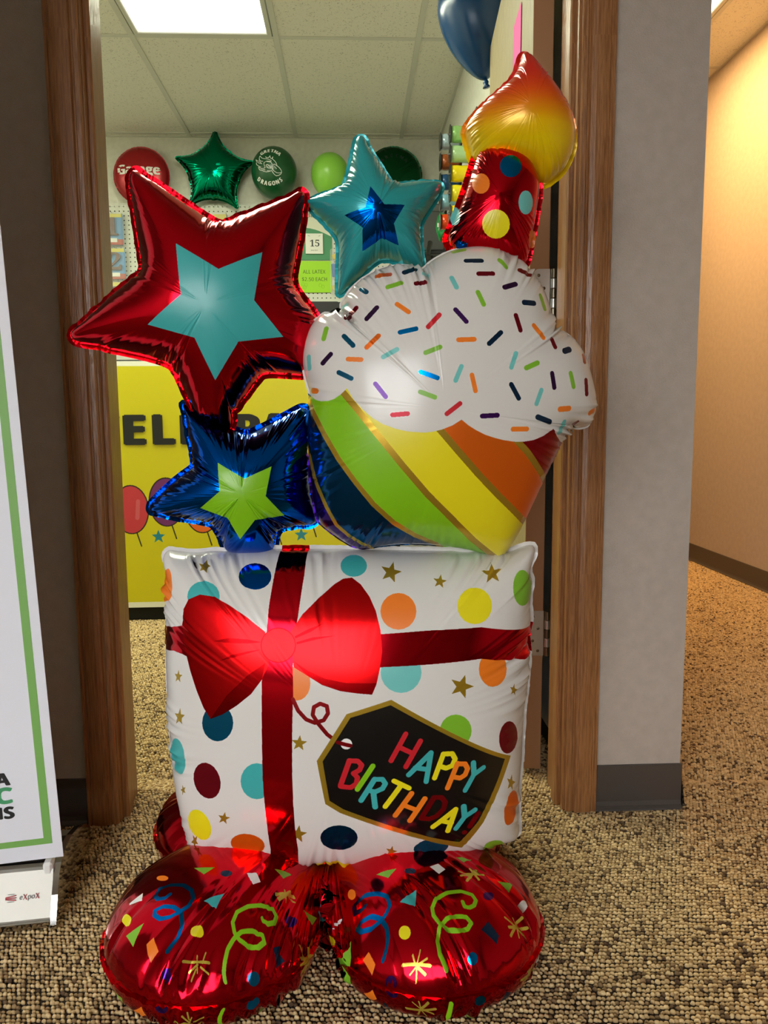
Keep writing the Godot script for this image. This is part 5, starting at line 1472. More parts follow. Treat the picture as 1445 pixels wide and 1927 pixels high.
		["p","bow",[-0.0664,0.1343,-0.0675,0.1271,-0.071,0.1205,-0.0764,0.1152,-0.0832,0.1117,-0.0908,0.1103,-0.0985,0.1113,-0.1054,0.1145,-0.1109,0.1196,-0.1146,0.1261,-0.1159,0.1334,-0.1148,0.1406,-0.1114,0.1472,-0.106,0.1525,-0.0992,0.1559,-0.0916,0.1571,-0.0839,0.1561,-0.0769,0.1529,-0.0713,0.1479,-0.0677,0.1415]],
		["s","dkred",[-0.0697,0.0575,-0.0622,0.0409,-0.0507,0.0281,-0.0379,0.0231,-0.025,0.0272,-0.0185,0.0377,-0.0202,0.0481,-0.0299,0.0516,-0.0389,0.0465,-0.0409,0.0348,-0.0328,0.0218,-0.0202,0.0061,-0.005,-0.0058],0.0059],
		["p","gold",[-0.0362,-0.0349,0.0082,0.0364,0.0728,0.0568,0.1529,0.0077,0.2541,-0.0544,0.2444,-0.0788,0.2351,-0.1016,0.2107,-0.1522,0.1794,-0.1996,0.1305,-0.1795,0.087,-0.1603,0.0349,-0.1375,-0.0041,-0.1202,-0.0256,-0.1048]],
		["p","black",[-0.0276,-0.0355,0.0136,0.0309,0.0719,0.049,0.1514,0.0014,0.2439,-0.0551,0.2355,-0.078,0.2264,-0.0996,0.2031,-0.1477,0.1747,-0.1856,0.132,-0.1706,0.0886,-0.152,0.0367,-0.1298,0.0008,-0.1136,-0.0192,-0.0992]],
		["p","white2",[0.0159,-0.0082,0.0154,-0.0108,0.0142,-0.0131,0.0123,-0.015,0.0099,-0.0162,0.0073,-0.0166,0.0047,-0.0162,0.0024,-0.015,0.0005,-0.0131,-0.0007,-0.0108,-0.001,-0.0082,-0.0006,-0.0057,0.0007,-0.0033,0.0026,-0.0015,0.0049,-0.0003,0.0075,0.0001,0.0101,-0.0003,0.0125,-0.0015,0.0143,-0.0033,0.0155,-0.0056]],
		["s","dkred",[-0.005,-0.0058,0.0052,-0.009,0.0134,-0.0109],0.0059],
		["s","letred",[0.0936,0.0055,0.0719,-0.035],0.0076],
		["s","letred",[0.1149,-0.0062,0.0934,-0.0454],0.0077],
		["s","letred",[0.0833,-0.014,0.1043,-0.0252],0.0076],
		["s","teal",[0.0975,-0.0583,0.1303,-0.0254,0.1232,-0.0706],0.0078],
		["s","teal",[0.1071,-0.0475,0.1265,-0.0515],0.0076],
		["s","yellow",[0.1485,-0.0288,0.1356,-0.0658],0.0078],
		["s","yellow",[0.1485,-0.0288,0.1616,-0.0295,0.1661,-0.0384,0.1617,-0.0485,0.1526,-0.0515,0.1426,-0.0472],0.0077],
		["s","orange",[0.1696,-0.0458,0.1549,-0.084],0.0078],
		["s","orange",[0.1696,-0.0466,0.181,-0.0481,0.1849,-0.0563,0.1812,-0.0657,0.1738,-0.0698,0.1632,-0.0667],0.0078],
		["s","teal",[0.1936,-0.0484,0.1947,-0.0665],0.0083],
		["s","teal",[0.2093,-0.0588,0.1947,-0.0673,0.1815,-0.0911],0.0075],
		["s","letred",[0.0114,-0.0341,-0.0023,-0.0735],0.0081],
		["s","letred",[0.0114,-0.0341,0.0237,-0.0347,0.0293,-0.0411,0.0261,-0.0486,0.017,-0.0541],0.0077],
		["s","letred",[0.017,-0.0541,0.0228,-0.0606,0.0211,-0.0706,0.0127,-0.0769,-0.0023,-0.0752],0.0078],
		["s","lime",[0.0454,-0.0427,0.0222,-0.0799],0.008],
		["s","teal",[0.0477,-0.0638,0.0273,-0.0985],0.0082],
		["s","teal",[0.0477,-0.0638,0.0593,-0.064,0.0634,-0.0713,0.0592,-0.0792,0.0474,-0.0848,0.041,-0.0824],0.0077],
		["s","teal",[0.0456,-0.0842,0.0479,-0.1099],0.0086],
		["s","yellow",[0.0761,-0.0673,0.098,-0.0798],0.0078],
		["s","yellow",[0.0863,-0.0749,0.0627,-0.1096],0.0081],
		["s","orange",[0.1018,-0.0887,0.0774,-0.1256],0.0082],
		["s","orange",[0.1214,-0.0987,0.0991,-0.1361],0.0083],
		["s","orange",[0.0901,-0.1081,0.1094,-0.1177],0.0079],
		["s","dkred",[0.1345,-0.0982,0.1162,-0.1322],0.0083],
		["s","dkred",[0.1345,-0.0976,0.1463,-0.0987,0.1519,-0.1073,0.1491,-0.1191,0.1387,-0.1307,0.1281,-0.1346,0.1162,-0.1325],0.008],
		["s","yellow",[0.1336,-0.1498,0.1678,-0.1212,0.1564,-0.1597],0.0083],
		["s","yellow",[0.1459,-0.1399,0.1615,-0.1448],0.008],
		["s","teal",[0.1798,-0.1182,0.1815,-0.1355],0.0091],
		["s","teal",[0.1976,-0.1267,0.1815,-0.1364,0.1685,-0.1566],0.0079],
		["s","dkred",[0.2019,-0.1343,0.1901,-0.1553],0.0082],
		["s","dkred",[0.182,-0.1657,0.1822,-0.1657],0.0083]]},
	"cup":{"at":[0.129,0.8653,0.365],"yaw":0,"tilt":0,"h":0.125,"hb":0.12,"e":0.5,"pleat":2.0,"seed":29,"ground":"white","rim":0.003,"reach":0.024,
	"outline":[-0.1433,0.1351,-0.1558,0.1421,-0.168,0.144,-0.1754,0.1393,-0.1828,0.1335,-0.1885,0.1261,-0.1931,0.118,-0.1968,0.1095,-0.1997,0.1006,-0.2016,0.0915,-0.2026,0.0823,-0.2026,0.073,-0.2018,0.0637,-0.2003,0.0545,-0.1983,0.0454,-0.1959,0.0363,-0.1934,0.0273,-0.1924,0.018,-0.1938,0.0086,-0.1954,-0.0007,-0.1965,-0.0101,-0.1973,-0.0196,-0.1977,-0.0291,-0.1978,-0.0387,-0.1977,-0.0482,-0.1975,-0.0578,-0.1971,-0.0674,-0.1966,-0.077,-0.1959,-0.0866,-0.1952,-0.0962,-0.1944,-0.1058,-0.1934,-0.1154,-0.1924,-0.125,-0.1912,-0.1346,-0.1898,-0.1443,-0.1883,-0.1539,-0.1863,-0.1634,-0.1826,-0.1723,-0.1759,-0.1794,-0.1684,-0.1856,-0.1607,-0.1916,-0.1529,-0.1975,-0.145,-0.2031,-0.1366,-0.2081,-0.1277,-0.2121,-0.1182,-0.2144,-0.1085,-0.2144,-0.0988,-0.2131,-0.0891,-0.2117,-0.0794,-0.2105,-0.0696,-0.2095,-0.0598,-0.2088,-0.05,-0.2085,-0.0402,-0.2086,-0.0304,-0.2089,-0.0206,-0.2093,-0.0108,-0.21,-0.0011,-0.2109,0.0087,-0.212,0.0184,-0.2133,0.0281,-0.2148,0.0378,-0.2166,0.0474,-0.2186,0.057,-0.2208,0.0666,-0.2233,0.0761,-0.2259,0.0856,-0.2288,0.0953,-0.231,0.1044,-0.2281,0.1112,-0.221,0.1167,-0.2129,0.1219,-0.2046,0.1267,-0.196,0.1312,-0.1874,0.1355,-0.1786,0.1398,-0.1699,0.144,-0.1611,0.1481,-0.1523,0.1521,-0.1435,0.1561,-0.1347,0.16,-0.1259,0.1639,-0.1171,0.1677,-0.1083,0.1716,-0.0995,0.1755,-0.0909,0.1796,-0.0823,0.1838,-0.0738,0.1881,-0.0653,0.1922,-0.0568,0.1956,-0.0481,0.1998,-0.0395,0.2016,-0.0317,0.2078,-0.0291,0.2249,-0.0302,0.2368,-0.027,0.24,-0.0198,0.2437,-0.0114,0.2458,-0.0022,0.2462,0.0072,0.2451,0.0165,0.2431,0.0258,0.2409,0.035,0.2383,0.044,0.2357,0.0531,0.2331,0.0621,0.2302,0.0711,0.2264,0.0797,0.2218,0.0879,0.2166,0.0958,0.2106,0.103,0.2036,0.1093,0.1958,0.1144,0.1859,0.1173,0.177,0.1213,0.1749,0.1305,0.1745,0.1404,0.1723,0.1493,0.1696,0.158,0.1662,0.1667,0.1621,0.1749,0.1575,0.183,0.1525,0.1908,0.1472,0.1984,0.1414,0.2056,0.1351,0.2124,0.1281,0.2185,0.1204,0.2238,0.1123,0.2284,0.1038,0.2323,0.095,0.2355,0.086,0.2379,0.0768,0.2394,0.0675,0.2403,0.0582,0.2406,0.0489,0.2398,0.0397,0.2385,0.0306,0.2368,0.0217,0.2342,0.0131,0.2309,0.0048,0.2269,-0.0032,0.2225,-0.0108,0.2172,-0.0178,0.2104,-0.0259,0.2072,-0.0348,0.2114,-0.0441,0.2136,-0.0534,0.2137,-0.0628,0.2132,-0.072,0.2117,-0.0811,0.2094,-0.0898,0.2061,-0.0982,0.2021,-0.1063,0.1974,-0.1139,0.1922,-0.1211,0.1862,-0.1277,0.1797,-0.1337,0.1727,-0.1387,0.1649,-0.1432,0.1575,-0.1424,0.1457],
	"prints":[["p","violet",[-0.2433,0.0577,0.314,0.055,0.3252,-0.281,-0.2513,-0.2716]],
		["p","dkblue",[-0.2041,-0.0371,-0.1939,-0.0707,-0.1843,-0.1066,-0.1691,-0.1422,-0.1543,-0.1702,-0.1332,-0.1897,-0.1052,-0.2072,-0.0949,-0.2282,0.3252,-0.281,0.314,0.055,-0.2111,0.0576]],
		["p","lime",[-0.1967,0.0193,-0.1872,-0.003,-0.1699,-0.0358,-0.1493,-0.0709,-0.1261,-0.103,-0.1,-0.1359,-0.07,-0.1645,-0.0385,-0.186,-0.0048,-0.2034,0.0255,-0.2333,0.3252,-0.281,0.314,0.055]],
		["p","yellow",[-0.1478,0.031,-0.1249,0.0033,-0.0966,-0.0327,-0.0595,-0.0789,-0.0241,-0.1206,0.0133,-0.1585,0.0475,-0.1932,0.0877,-0.2276,0.101,-0.2444,0.3252,-0.281,0.314,0.055]],
		["p","orangem",[-0.0199,-0.0161,-0.0069,-0.0304,0.018,-0.0592,0.0485,-0.0932,0.0809,-0.1258,0.1238,-0.1655,0.1495,-0.1856,0.3223,-0.1948,0.314,0.055]],
		["p","dkred",[0.0915,-0.0342,0.1062,-0.0489,0.1219,-0.0641,0.1379,-0.0829,0.1575,-0.1044,0.1779,-0.1239,0.3209,-0.1523,0.314,0.055]],
		["s","gold",[-0.2041,-0.0371,-0.1939,-0.0707,-0.1843,-0.1066,-0.1691,-0.1422,-0.1543,-0.1702,-0.1332,-0.1897,-0.1052,-0.2072,-0.0949,-0.2282],0.0057],
		["s","gold",[-0.1967,0.0193,-0.1872,-0.003,-0.1699,-0.0358,-0.1493,-0.0709,-0.1261,-0.103,-0.1,-0.1359,-0.07,-0.1645,-0.0385,-0.186,-0.0048,-0.2034,0.0255,-0.2333],0.0074],
		["s","gold",[-0.1478,0.031,-0.1249,0.0033,-0.0966,-0.0327,-0.0595,-0.0789,-0.0241,-0.1206,0.0133,-0.1585,0.0475,-0.1932,0.0877,-0.2276,0.101,-0.2444],0.0091],
		["s","gold",[-0.0199,-0.0161,-0.0069,-0.0304,0.018,-0.0592,0.0485,-0.0932,0.0809,-0.1258,0.1238,-0.1655,0.1495,-0.1856],0.0096],
		["s","gold",[0.0915,-0.0342,0.1062,-0.0489,0.1219,-0.0641,0.1379,-0.0829,0.1575,-0.1044,0.1779,-0.1239],0.0097],
		["p","white",[-0.2067,0.0459,-0.2001,0.0287,-0.1933,0.0235,-0.1825,0.0143,-0.1735,0.0116,-0.1633,0.012,-0.1549,0.0143,-0.145,0.0205,-0.1361,0.0288,-0.1274,0.0137,-0.1148,-0.0007,-0.1007,-0.0128,-0.0865,-0.0214,-0.0693,-0.0278,-0.052,-0.0317,-0.0299,-0.0334,-0.0173,-0.0323,-0.0047,-0.0292,0.0095,-0.0237,0.0222,-0.0159,0.0319,-0.0238,0.0433,-0.0309,0.0565,-0.0373,0.0698,-0.0416,0.0833,-0.045,0.1006,-0.0476,0.1146,-0.0475,0.129,-0.0458,0.1454,-0.04,0.16,-0.0301,0.1682,-0.0402,0.1817,-0.0501,0.2046,-0.0564,0.2747,-0.0481,0.2657,0.2614,-0.2226,0.2604,-0.2275,0.046]],
		["s","orangem",[-0.0908,0.19,-0.0728,0.1915],0.0066],
		["s","green",[-0.0767,0.1706,-0.0575,0.1765],0.0066],
		["s","maroon",[-0.0372,0.1747,-0.0243,0.1758],0.0065],
		["s","navy",[-0.0519,0.1934,-0.0359,0.1998],0.0074],
		["s","green",[0.0215,0.2269,0.0365,0.2297],0.0066],
		["s","navy",[0.0354,0.2083,0.057,0.2079],0.0066],
		["s","maroon",[0.0508,0.1874,0.0712,0.1879],0.0067],
		["s","green",[0.0839,0.2098,0.0925,0.1992],0.0067],
		["s","maroon",[0.1135,0.196,0.1286,0.1906],0.0072],
		["s","tealp",[0.0128,0.1816,0.0183,0.1674],0.0068],
		["s","tealp",[-0.024,0.1899,-0.0194,0.1911],0.0077],
		["s","dpurple",[0.087,0.1681,0.1034,0.1735],0.0074],
		["s","green",[0.0477,0.1601,0.055,0.1427],0.0065],
		["s","navy",[0.1152,0.1475,0.1311,0.1477],0.0076],
		["s","green",[0.1446,0.1608,0.1504,0.1419],0.0067],
		["s","dteal",[-0.1134,0.1708,-0.1071,0.1658],0.0073],
		["s","tealp",[-0.142,0.1498,-0.1352,0.1524],0.0055],
		["s","maroon",[-0.1361,0.1287,-0.1214,0.1432],0.0065],
		["s","dpurple",[-0.1072,0.1255,-0.0927,0.141],0.0065],
		["s","orange",[-0.0647,0.1446,-0.0494,0.133],0.0065],
		["s","purple",[0.0154,0.1352,0.0297,0.1185],0.0064],
		["s","red",[-0.0229,0.1115,-0.0072,0.1281],0.0065],
		["s","bluep",[-0.0615,0.1046,-0.0396,0.1091],0.0064],
		["s","orange",[0.0184,0.0933,0.0401,0.094],0.0065],
		["s","navy",[0.0612,0.0882,0.0781,0.1036],0.0067],
		["s","maroon",[0.1011,0.1283,0.1072,0.1075],0.0065],
		["s","orange",[0.1284,0.1152,0.1422,0.0982],0.0066],
		["s","orangem",[-0.1078,0.0849,-0.0911,0.1007],0.0064],
		["s","green",[-0.1685,0.1003,-0.1645,0.1153],0.0068],
		["s","dteal",[-0.1392,0.1022,-0.1267,0.0885],0.0068],
		["s","dpurple",[-0.1702,0.0655,-0.1584,0.0777],0.0065],
		["s","orange",[-0.1338,0.0695,-0.1158,0.0682],0.0065],
		["s","tealp",[-0.0852,0.071,-0.0663,0.0811],0.0064],
		["s","green",[-0.0272,0.0759,-0.0072,0.0835],0.0064],
		["s","bluep",[-0.0341,0.0498,-0.0114,0.0415],0.0064],
		["s","dteal",[-0.1472,0.0514,-0.1298,0.0426],0.0066],
		["s","purple",[-0.0964,0.0344,-0.0825,0.0164],0.0064],
		["s","green",[-0.0349,0.0225,-0.015,0.0151],0.0064],
		["s","maroon",[-0.0733,-0.0087,-0.0525,-0.0071],0.0064],
		["s","red",[0.0017,-0.0076,0.0199,0.0063],0.0064],
		["s","tealp",[0.0137,0.0378,0.0219,0.057],0.0064],
		["s","orange",[0.0364,0.045,0.0414,0.0235],0.0064],
		["s","tealp",[0.0925,0.0557,0.0994,0.0751],0.0065],
		["s","green",[0.1147,0.0552,0.1314,0.0624],0.0071],
		["s","navy",[0.0924,0.0322,0.1036,0.0131],0.0066],
		["s","dpurple",[0.1542,0.0482,0.1578,0.0282],0.0066],
		["s","green",[0.1848,0.0489,0.1897,0.0299],0.0067],
		["s","maroon",[0.2131,0.0399,0.214,0.0199],0.0068],
		["s","tealp",[0.1306,0.0054,0.1376,0.0246],0.0065],
		["s","navy",[0.1336,-0.0131,0.1533,-0.02],0.0077],
		["s","purple",[0.0513,-0.0112,0.073,-0.0102],0.0067],
		["s","orange",[0.0966,-0.0298,0.1172,-0.0298],0.0071],
		["s","orange",[0.1689,-0.0022,0.1839,-0.0011],0.0079],
		["s","navy",[0.1772,0.0809,0.1857,0.0836],0.0088],
		["s","maroon",[0.1564,0.0965,0.1614,0.0859],0.0066],
		["s","maroon",[0.2137,0.0764,0.2137,0.0674],0.007],
		["s","orange",[-0.186,0.0277,-0.181,0.027],0.0077],
		["s","tealp",[-0.1913,0.0765,-0.191,0.0601],0.0067],
		["s","tealp",[0.1716,-0.0358,0.1794,-0.0203],0.0066],
		["s","maroon",[0.2006,-0.0259,0.2066,-0.0215],0.0061],
		["s","orange",[0.2252,-0.0075,0.2321,-0.0041],0.0077]]},
	"red":{"at":[-0.207,1.0126,0.345],"yaw":2,"tilt":0,"h":0.095,"hb":0.095,"e":0.62,"pleat":0.6,"seed":42,"ground":"redm","rim":0.0065,"reach":0.026,
	"outline":[-0.1192,0.1895,-0.119,0.1816,-0.1183,0.1737,-0.1174,0.166,-0.1162,0.1577,-0.1148,0.1492,-0.1142,0.1416,-0.1134,0.134,-0.1124,0.1259,-0.1114,0.1179,-0.1104,0.1099,-0.1095,0.1018,-0.1085,0.0937,-0.1078,0.0857,-0.107,0.0775,-0.1061,0.0688,-0.1077,0.0607,-0.1142,0.0552,-0.1213,0.0502,-0.1279,0.0449,-0.1346,0.0397,-0.1414,0.0345,-0.1482,0.0293,-0.1546,0.0241,-0.1604,0.0187,-0.1652,0.0134,-0.1716,0.0082,-0.1791,0.0031,-0.1841,-0.0021,-0.1896,-0.0073,-0.1952,-0.0125,-0.2022,-0.0181,-0.2126,-0.0248,-0.2162,-0.033,-0.213,-0.0403,-0.2059,-0.0442,-0.1956,-0.0459,-0.1863,-0.047,-0.1778,-0.0482,-0.1702,-0.0497,-0.165,-0.0521,-0.158,-0.054,-0.1494,-0.0555,-0.1414,-0.0572,-0.1333,-0.0589,-0.1252,-0.0607,-0.1171,-0.0626,-0.109,-0.0646,-0.101,-0.0668,-0.093,-0.069,-0.085,-0.0716,-0.0773,-0.0746,-0.0701,-0.0787,-0.0649,-0.0852,-0.0609,-0.0926,-0.0574,-0.1002,-0.0542,-0.108,-0.0511,-0.1159,-0.0479,-0.1236,-0.0446,-0.1309,-0.0417,-0.1391,-0.039,-0.1478,-0.0353,-0.1554,-0.0304,-0.1623,-0.0233,-0.1668,-0.0151,-0.1693,-0.0069,-0.1715,0.0015,-0.1737,0.01,-0.1748,0.0184,-0.1746,0.0222,-0.1632,0.0225,-0.1496,0.0255,-0.1464,0.0305,-0.1423,0.0357,-0.1345,0.0413,-0.1278,0.0467,-0.1209,0.052,-0.114,0.0573,-0.107,0.0628,-0.1003,0.069,-0.0942,0.0772,-0.0918,0.0859,-0.0915,0.0946,-0.0919,0.1032,-0.0924,0.1119,-0.093,0.1206,-0.0935,0.1293,-0.0941,0.1379,-0.0932,0.1455,-0.089,0.1515,-0.0827,0.156,-0.0753,0.1594,-0.0673,0.1618,-0.059,0.1635,-0.0506,0.1644,-0.0421,0.1644,-0.0335,0.1632,-0.0251,0.1606,-0.017,0.1568,-0.0095,0.1527,-0.0021,0.1481,0.005,0.1432,0.0119,0.1379,0.0184,0.1328,0.0251,0.128,0.032,0.1236,0.0391,0.1213,0.0471,0.121,0.0554,0.1223,0.0637,0.1238,0.072,0.1254,0.0802,0.1272,0.0884,0.1289,0.0965,0.1308,0.1047,0.1325,0.1127,0.1333,0.1201,0.1344,0.1278,0.1367,0.1368,0.1375,0.1445,0.1375,0.1515,0.1394,0.161,0.1405,0.1701,0.1397,0.1782,0.1323,0.1809,0.1213,0.1741,0.1125,0.1693,0.106,0.168,0.0987,0.1652,0.0906,0.1611,0.0831,0.1581,0.0762,0.1561,0.069,0.1538,0.0611,0.15,0.0534,0.1465,0.0462,0.1448,0.0387,0.142,0.0307,0.1379,0.0229,0.1347,0.0149,0.1326,0.0068,0.1337,-0.0004,0.1376,-0.0074,0.1418,-0.0143,0.146,-0.0211,0.1503,-0.0278,0.1547,-0.0346,0.1591,-0.0413,0.1634,-0.048,0.1679,-0.0546,0.1723,-0.0613,0.1767,-0.0679,0.1812,-0.0745,0.1857,-0.0811,0.1903,-0.0871,0.1933,-0.0927,0.1959,-0.1,0.2021,-0.1076,0.2075,-0.1145,0.2042,-0.1185,0.1972],
	"prints":[["p","teal",[-0.0409,0.0861,0.0187,0.0494,0.0789,0.0767,0.0665,0.0077,0.1055,-0.0415,0.0422,-0.0498,0.0054,-0.1037,-0.0191,-0.0446,-0.0864,-0.025,-0.0345,0.0143]]]},
	"blue":{"at":[-0.1702,0.7424,0.335],"yaw":4,"tilt":0,"h":0.085,"hb":0.085,"e":0.62,"pleat":1.2,"seed":55,"ground":"bluem","rim":0.006,"reach":0.026,
	"outline":[-0.0907,0.1259,-0.0889,0.1186,-0.0876,0.1125,-0.0878,0.1084,-0.0878,0.1039,-0.0863,0.0978,-0.0858,0.0928,-0.0859,0.0884,-0.0853,0.0831,-0.0838,0.0771,-0.0819,0.0707,-0.081,0.0652,-0.0805,0.0601,-0.0801,0.0549,-0.0794,0.0493,-0.0788,0.0435,-0.0794,0.0379,-0.0834,0.0339,-0.088,0.0304,-0.0926,0.0271,-0.0974,0.0239,-0.1019,0.0205,-0.1064,0.0169,-0.1108,0.0133,-0.1152,0.0096,-0.1195,0.0058,-0.1237,0.002,-0.1279,-0.0019,-0.1321,-0.0058,-0.1363,-0.0098,-0.1404,-0.0138,-0.1445,-0.0179,-0.1482,-0.0222,-0.1495,-0.0276,-0.148,-0.0329,-0.1415,-0.0352,-0.1337,-0.0364,-0.1291,-0.038,-0.1248,-0.0394,-0.1202,-0.0408,-0.1148,-0.0419,-0.1096,-0.0431,-0.1047,-0.0444,-0.0989,-0.0454,-0.0934,-0.0465,-0.0878,-0.0475,-0.0823,-0.0485,-0.0767,-0.0496,-0.0711,-0.0508,-0.0655,-0.052,-0.0599,-0.0533,-0.0548,-0.0557,-0.0507,-0.0597,-0.0474,-0.0645,-0.0446,-0.0695,-0.0423,-0.0749,-0.0405,-0.0806,-0.0391,-0.0863,-0.0371,-0.0918,-0.0338,-0.0965,-0.0292,-0.0998,-0.0238,-0.1016,-0.0181,-0.1027,-0.0125,-0.1035,-0.0067,-0.104,-0.001,-0.1044,0.0048,-0.1046,0.0105,-0.1048,0.0163,-0.1049,0.0221,-0.1049,0.0279,-0.1046,0.0337,-0.1041,0.0393,-0.1025,0.0429,-0.0981,0.0447,-0.0925,0.0455,-0.0866,0.0463,-0.0807,0.0477,-0.0749,0.0504,-0.0697,0.0548,-0.0659,0.0602,-0.0637,0.0659,-0.0623,0.0719,-0.0617,0.0772,-0.0608,0.0816,-0.0596,0.0878,-0.0601,0.0951,-0.0612,0.101,-0.0605,0.1064,-0.0585,0.1109,-0.0548,0.1132,-0.0495,0.1121,-0.0437,0.1104,-0.038,0.1088,-0.0323,0.1073,-0.0266,0.1058,-0.0208,0.1046,-0.0151,0.1035,-0.0093,0.1027,-0.0034,0.1022,0.0024,0.1018,0.0083,0.1016,0.0142,0.1018,0.02,0.1022,0.0259,0.1029,0.0317,0.1038,0.0375,0.1049,0.0432,0.1061,0.0489,0.1075,0.0546,0.1086,0.0603,0.1095,0.0661,0.1102,0.0718,0.1108,0.0776,0.111,0.0834,0.1111,0.0892,0.1109,0.095,0.1106,0.1007,0.1098,0.1065,0.1088,0.1121,0.1071,0.1176,0.1043,0.1226,0.0999,0.1261,0.0946,0.1283,0.089,0.1276,0.0837,0.1254,0.0785,0.1228,0.0734,0.1201,0.0683,0.1173,0.0632,0.1146,0.0581,0.112,0.0529,0.1094,0.0478,0.1068,0.0426,0.1042,0.0374,0.1017,0.0323,0.0992,0.0271,0.0967,0.0219,0.0942,0.0166,0.0918,0.0114,0.0896,0.0058,0.0882,0.0002,0.0885,-0.0052,0.0901,-0.0105,0.0921,-0.0157,0.0942,-0.0209,0.0963,-0.0261,0.0984,-0.0313,0.1006,-0.0364,0.1029,-0.0414,0.1053,-0.0464,0.1079,-0.0514,0.1108,-0.0558,0.1128,-0.0594,0.1136,-0.0638,0.1162,-0.0687,0.12,-0.0732,0.123,-0.0761,0.1235,-0.0799,0.1257,-0.0871,0.1337,-0.0924,0.1336],
	"prints":[["p","lime",[-0.0347,0.0464,0.0043,0.0229,0.0442,0.0401,0.0346,-0.0038,0.0612,-0.0358,0.0176,-0.0401,-0.0065,-0.0713,-0.0227,-0.0374,-0.0636,-0.0217,-0.0327,0.0042]]]},
	"teal":{"at":[0.0409,1.1549,0.325],"yaw":0,"tilt":0,"h":0.075,"hb":0.075,"e":0.62,"pleat":0.45,"seed":68,"ground":"tealfoil","rim":0.0045,"reach":0.026,
	"outline":[-0.0314,0.1142,-0.0326,0.1098,-0.0337,0.1054,-0.0348,0.101,-0.0359,0.0965,-0.0369,0.0921,-0.0381,0.0879,-0.0391,0.0833,-0.0401,0.0787,-0.0412,0.0744,-0.0425,0.0702,-0.0437,0.0658,-0.0451,0.0615,-0.0467,0.0572,-0.0485,0.0527,-0.0516,0.0493,-0.0554,0.047,-0.0596,0.0452,-0.0641,0.0438,-0.0685,0.0423,-0.0724,0.0406,-0.0768,0.039,-0.0815,0.0377,-0.0859,0.0361,-0.09,0.0344,-0.0941,0.0326,-0.0983,0.0308,-0.1035,0.0291,-0.1098,0.027,-0.1099,0.0231,-0.1051,0.0192,-0.101,0.0158,-0.0981,0.0128,-0.0955,0.0098,-0.092,0.0067,-0.0881,0.0035,-0.0853,0.0004,-0.0821,-0.0028,-0.0788,-0.006,-0.0762,-0.0093,-0.0727,-0.0126,-0.0693,-0.0158,-0.0666,-0.0194,-0.064,-0.0231,-0.0614,-0.027,-0.06,-0.0314,-0.0594,-0.036,-0.0591,-0.0407,-0.0589,-0.0453,-0.0591,-0.05,-0.0593,-0.0547,-0.0595,-0.0593,-0.0597,-0.064,-0.06,-0.0688,-0.0602,-0.0734,-0.0601,-0.0777,-0.0603,-0.0823,-0.0608,-0.0873,-0.0611,-0.092,-0.0612,-0.0968,-0.0613,-0.1016,-0.0611,-0.1063,-0.0604,-0.1113,-0.0559,-0.1115,-0.0507,-0.1068,-0.0464,-0.1022,-0.0431,-0.0996,-0.0396,-0.0964,-0.0365,-0.094,-0.0336,-0.0923,-0.0301,-0.0888,-0.0268,-0.086,-0.0235,-0.0832,-0.02,-0.0796,-0.0164,-0.0764,-0.0128,-0.0731,-0.0091,-0.07,-0.0053,-0.0669,-0.0014,-0.0639,0.0027,-0.0613,0.0072,-0.0598,0.0119,-0.0593,0.0166,-0.0593,0.0212,-0.06,0.0257,-0.0614,0.03,-0.0625,0.0343,-0.0637,0.0387,-0.0652,0.043,-0.0667,0.0475,-0.0683,0.0519,-0.0698,0.0565,-0.0712,0.0623,-0.0735,0.068,-0.0741,0.071,-0.0708,0.0718,-0.0661,0.0721,-0.0615,0.0714,-0.0565,0.0703,-0.0513,0.0701,-0.0469,0.0699,-0.0424,0.0689,-0.0375,0.0689,-0.0331,0.0689,-0.0287,0.0686,-0.0241,0.0682,-0.0194,0.0681,-0.0147,0.0686,-0.0101,0.0697,-0.0056,0.0714,-0.0012,0.0736,0.0029,0.076,0.0068,0.0787,0.0108,0.0813,0.0146,0.0839,0.0185,0.0867,0.0224,0.089,0.026,0.091,0.0296,0.0943,0.0337,0.0972,0.0379,0.0992,0.0418,0.101,0.046,0.1017,0.0506,0.0996,0.0545,0.0941,0.0562,0.0884,0.0566,0.0831,0.0566,0.0781,0.0564,0.074,0.0567,0.0695,0.0566,0.0649,0.0562,0.0604,0.0559,0.0556,0.0552,0.0509,0.0546,0.0464,0.0542,0.0417,0.0535,0.037,0.0528,0.0322,0.0518,0.0282,0.0528,0.0248,0.0562,0.0214,0.0592,0.0184,0.0623,0.0159,0.0665,0.0133,0.0705,0.0108,0.0743,0.0082,0.0783,0.0058,0.0822,0.0034,0.0862,0.001,0.0901,-0.0014,0.0929,-0.0037,0.0947,-0.0059,0.0982,-0.0081,0.1027,-0.0101,0.1056,-0.0121,0.1093,-0.0149,0.1166,-0.0181,0.1218,-0.0222,0.1222,-0.0267,0.1211,-0.0298,0.1183],
	"prints":[["p","bluem",[-0.0104,0.0306,0.0093,0.0048,0.0395,0.0064,0.0234,-0.0202,0.0312,-0.0469,0.0065,-0.0387,-0.0224,-0.0561,-0.0223,-0.0261,-0.0485,-0.0067,-0.0181,0.0004]]]},
	"candle":{"at":[0.2221,1.1726,0.335],"yaw":-3,"tilt":0,"h":0.068,"hb":0.06,"e":0.5,"pleat":0.9,"seed":81,"ground":"redm","rim":0.007,"reach":0.016,
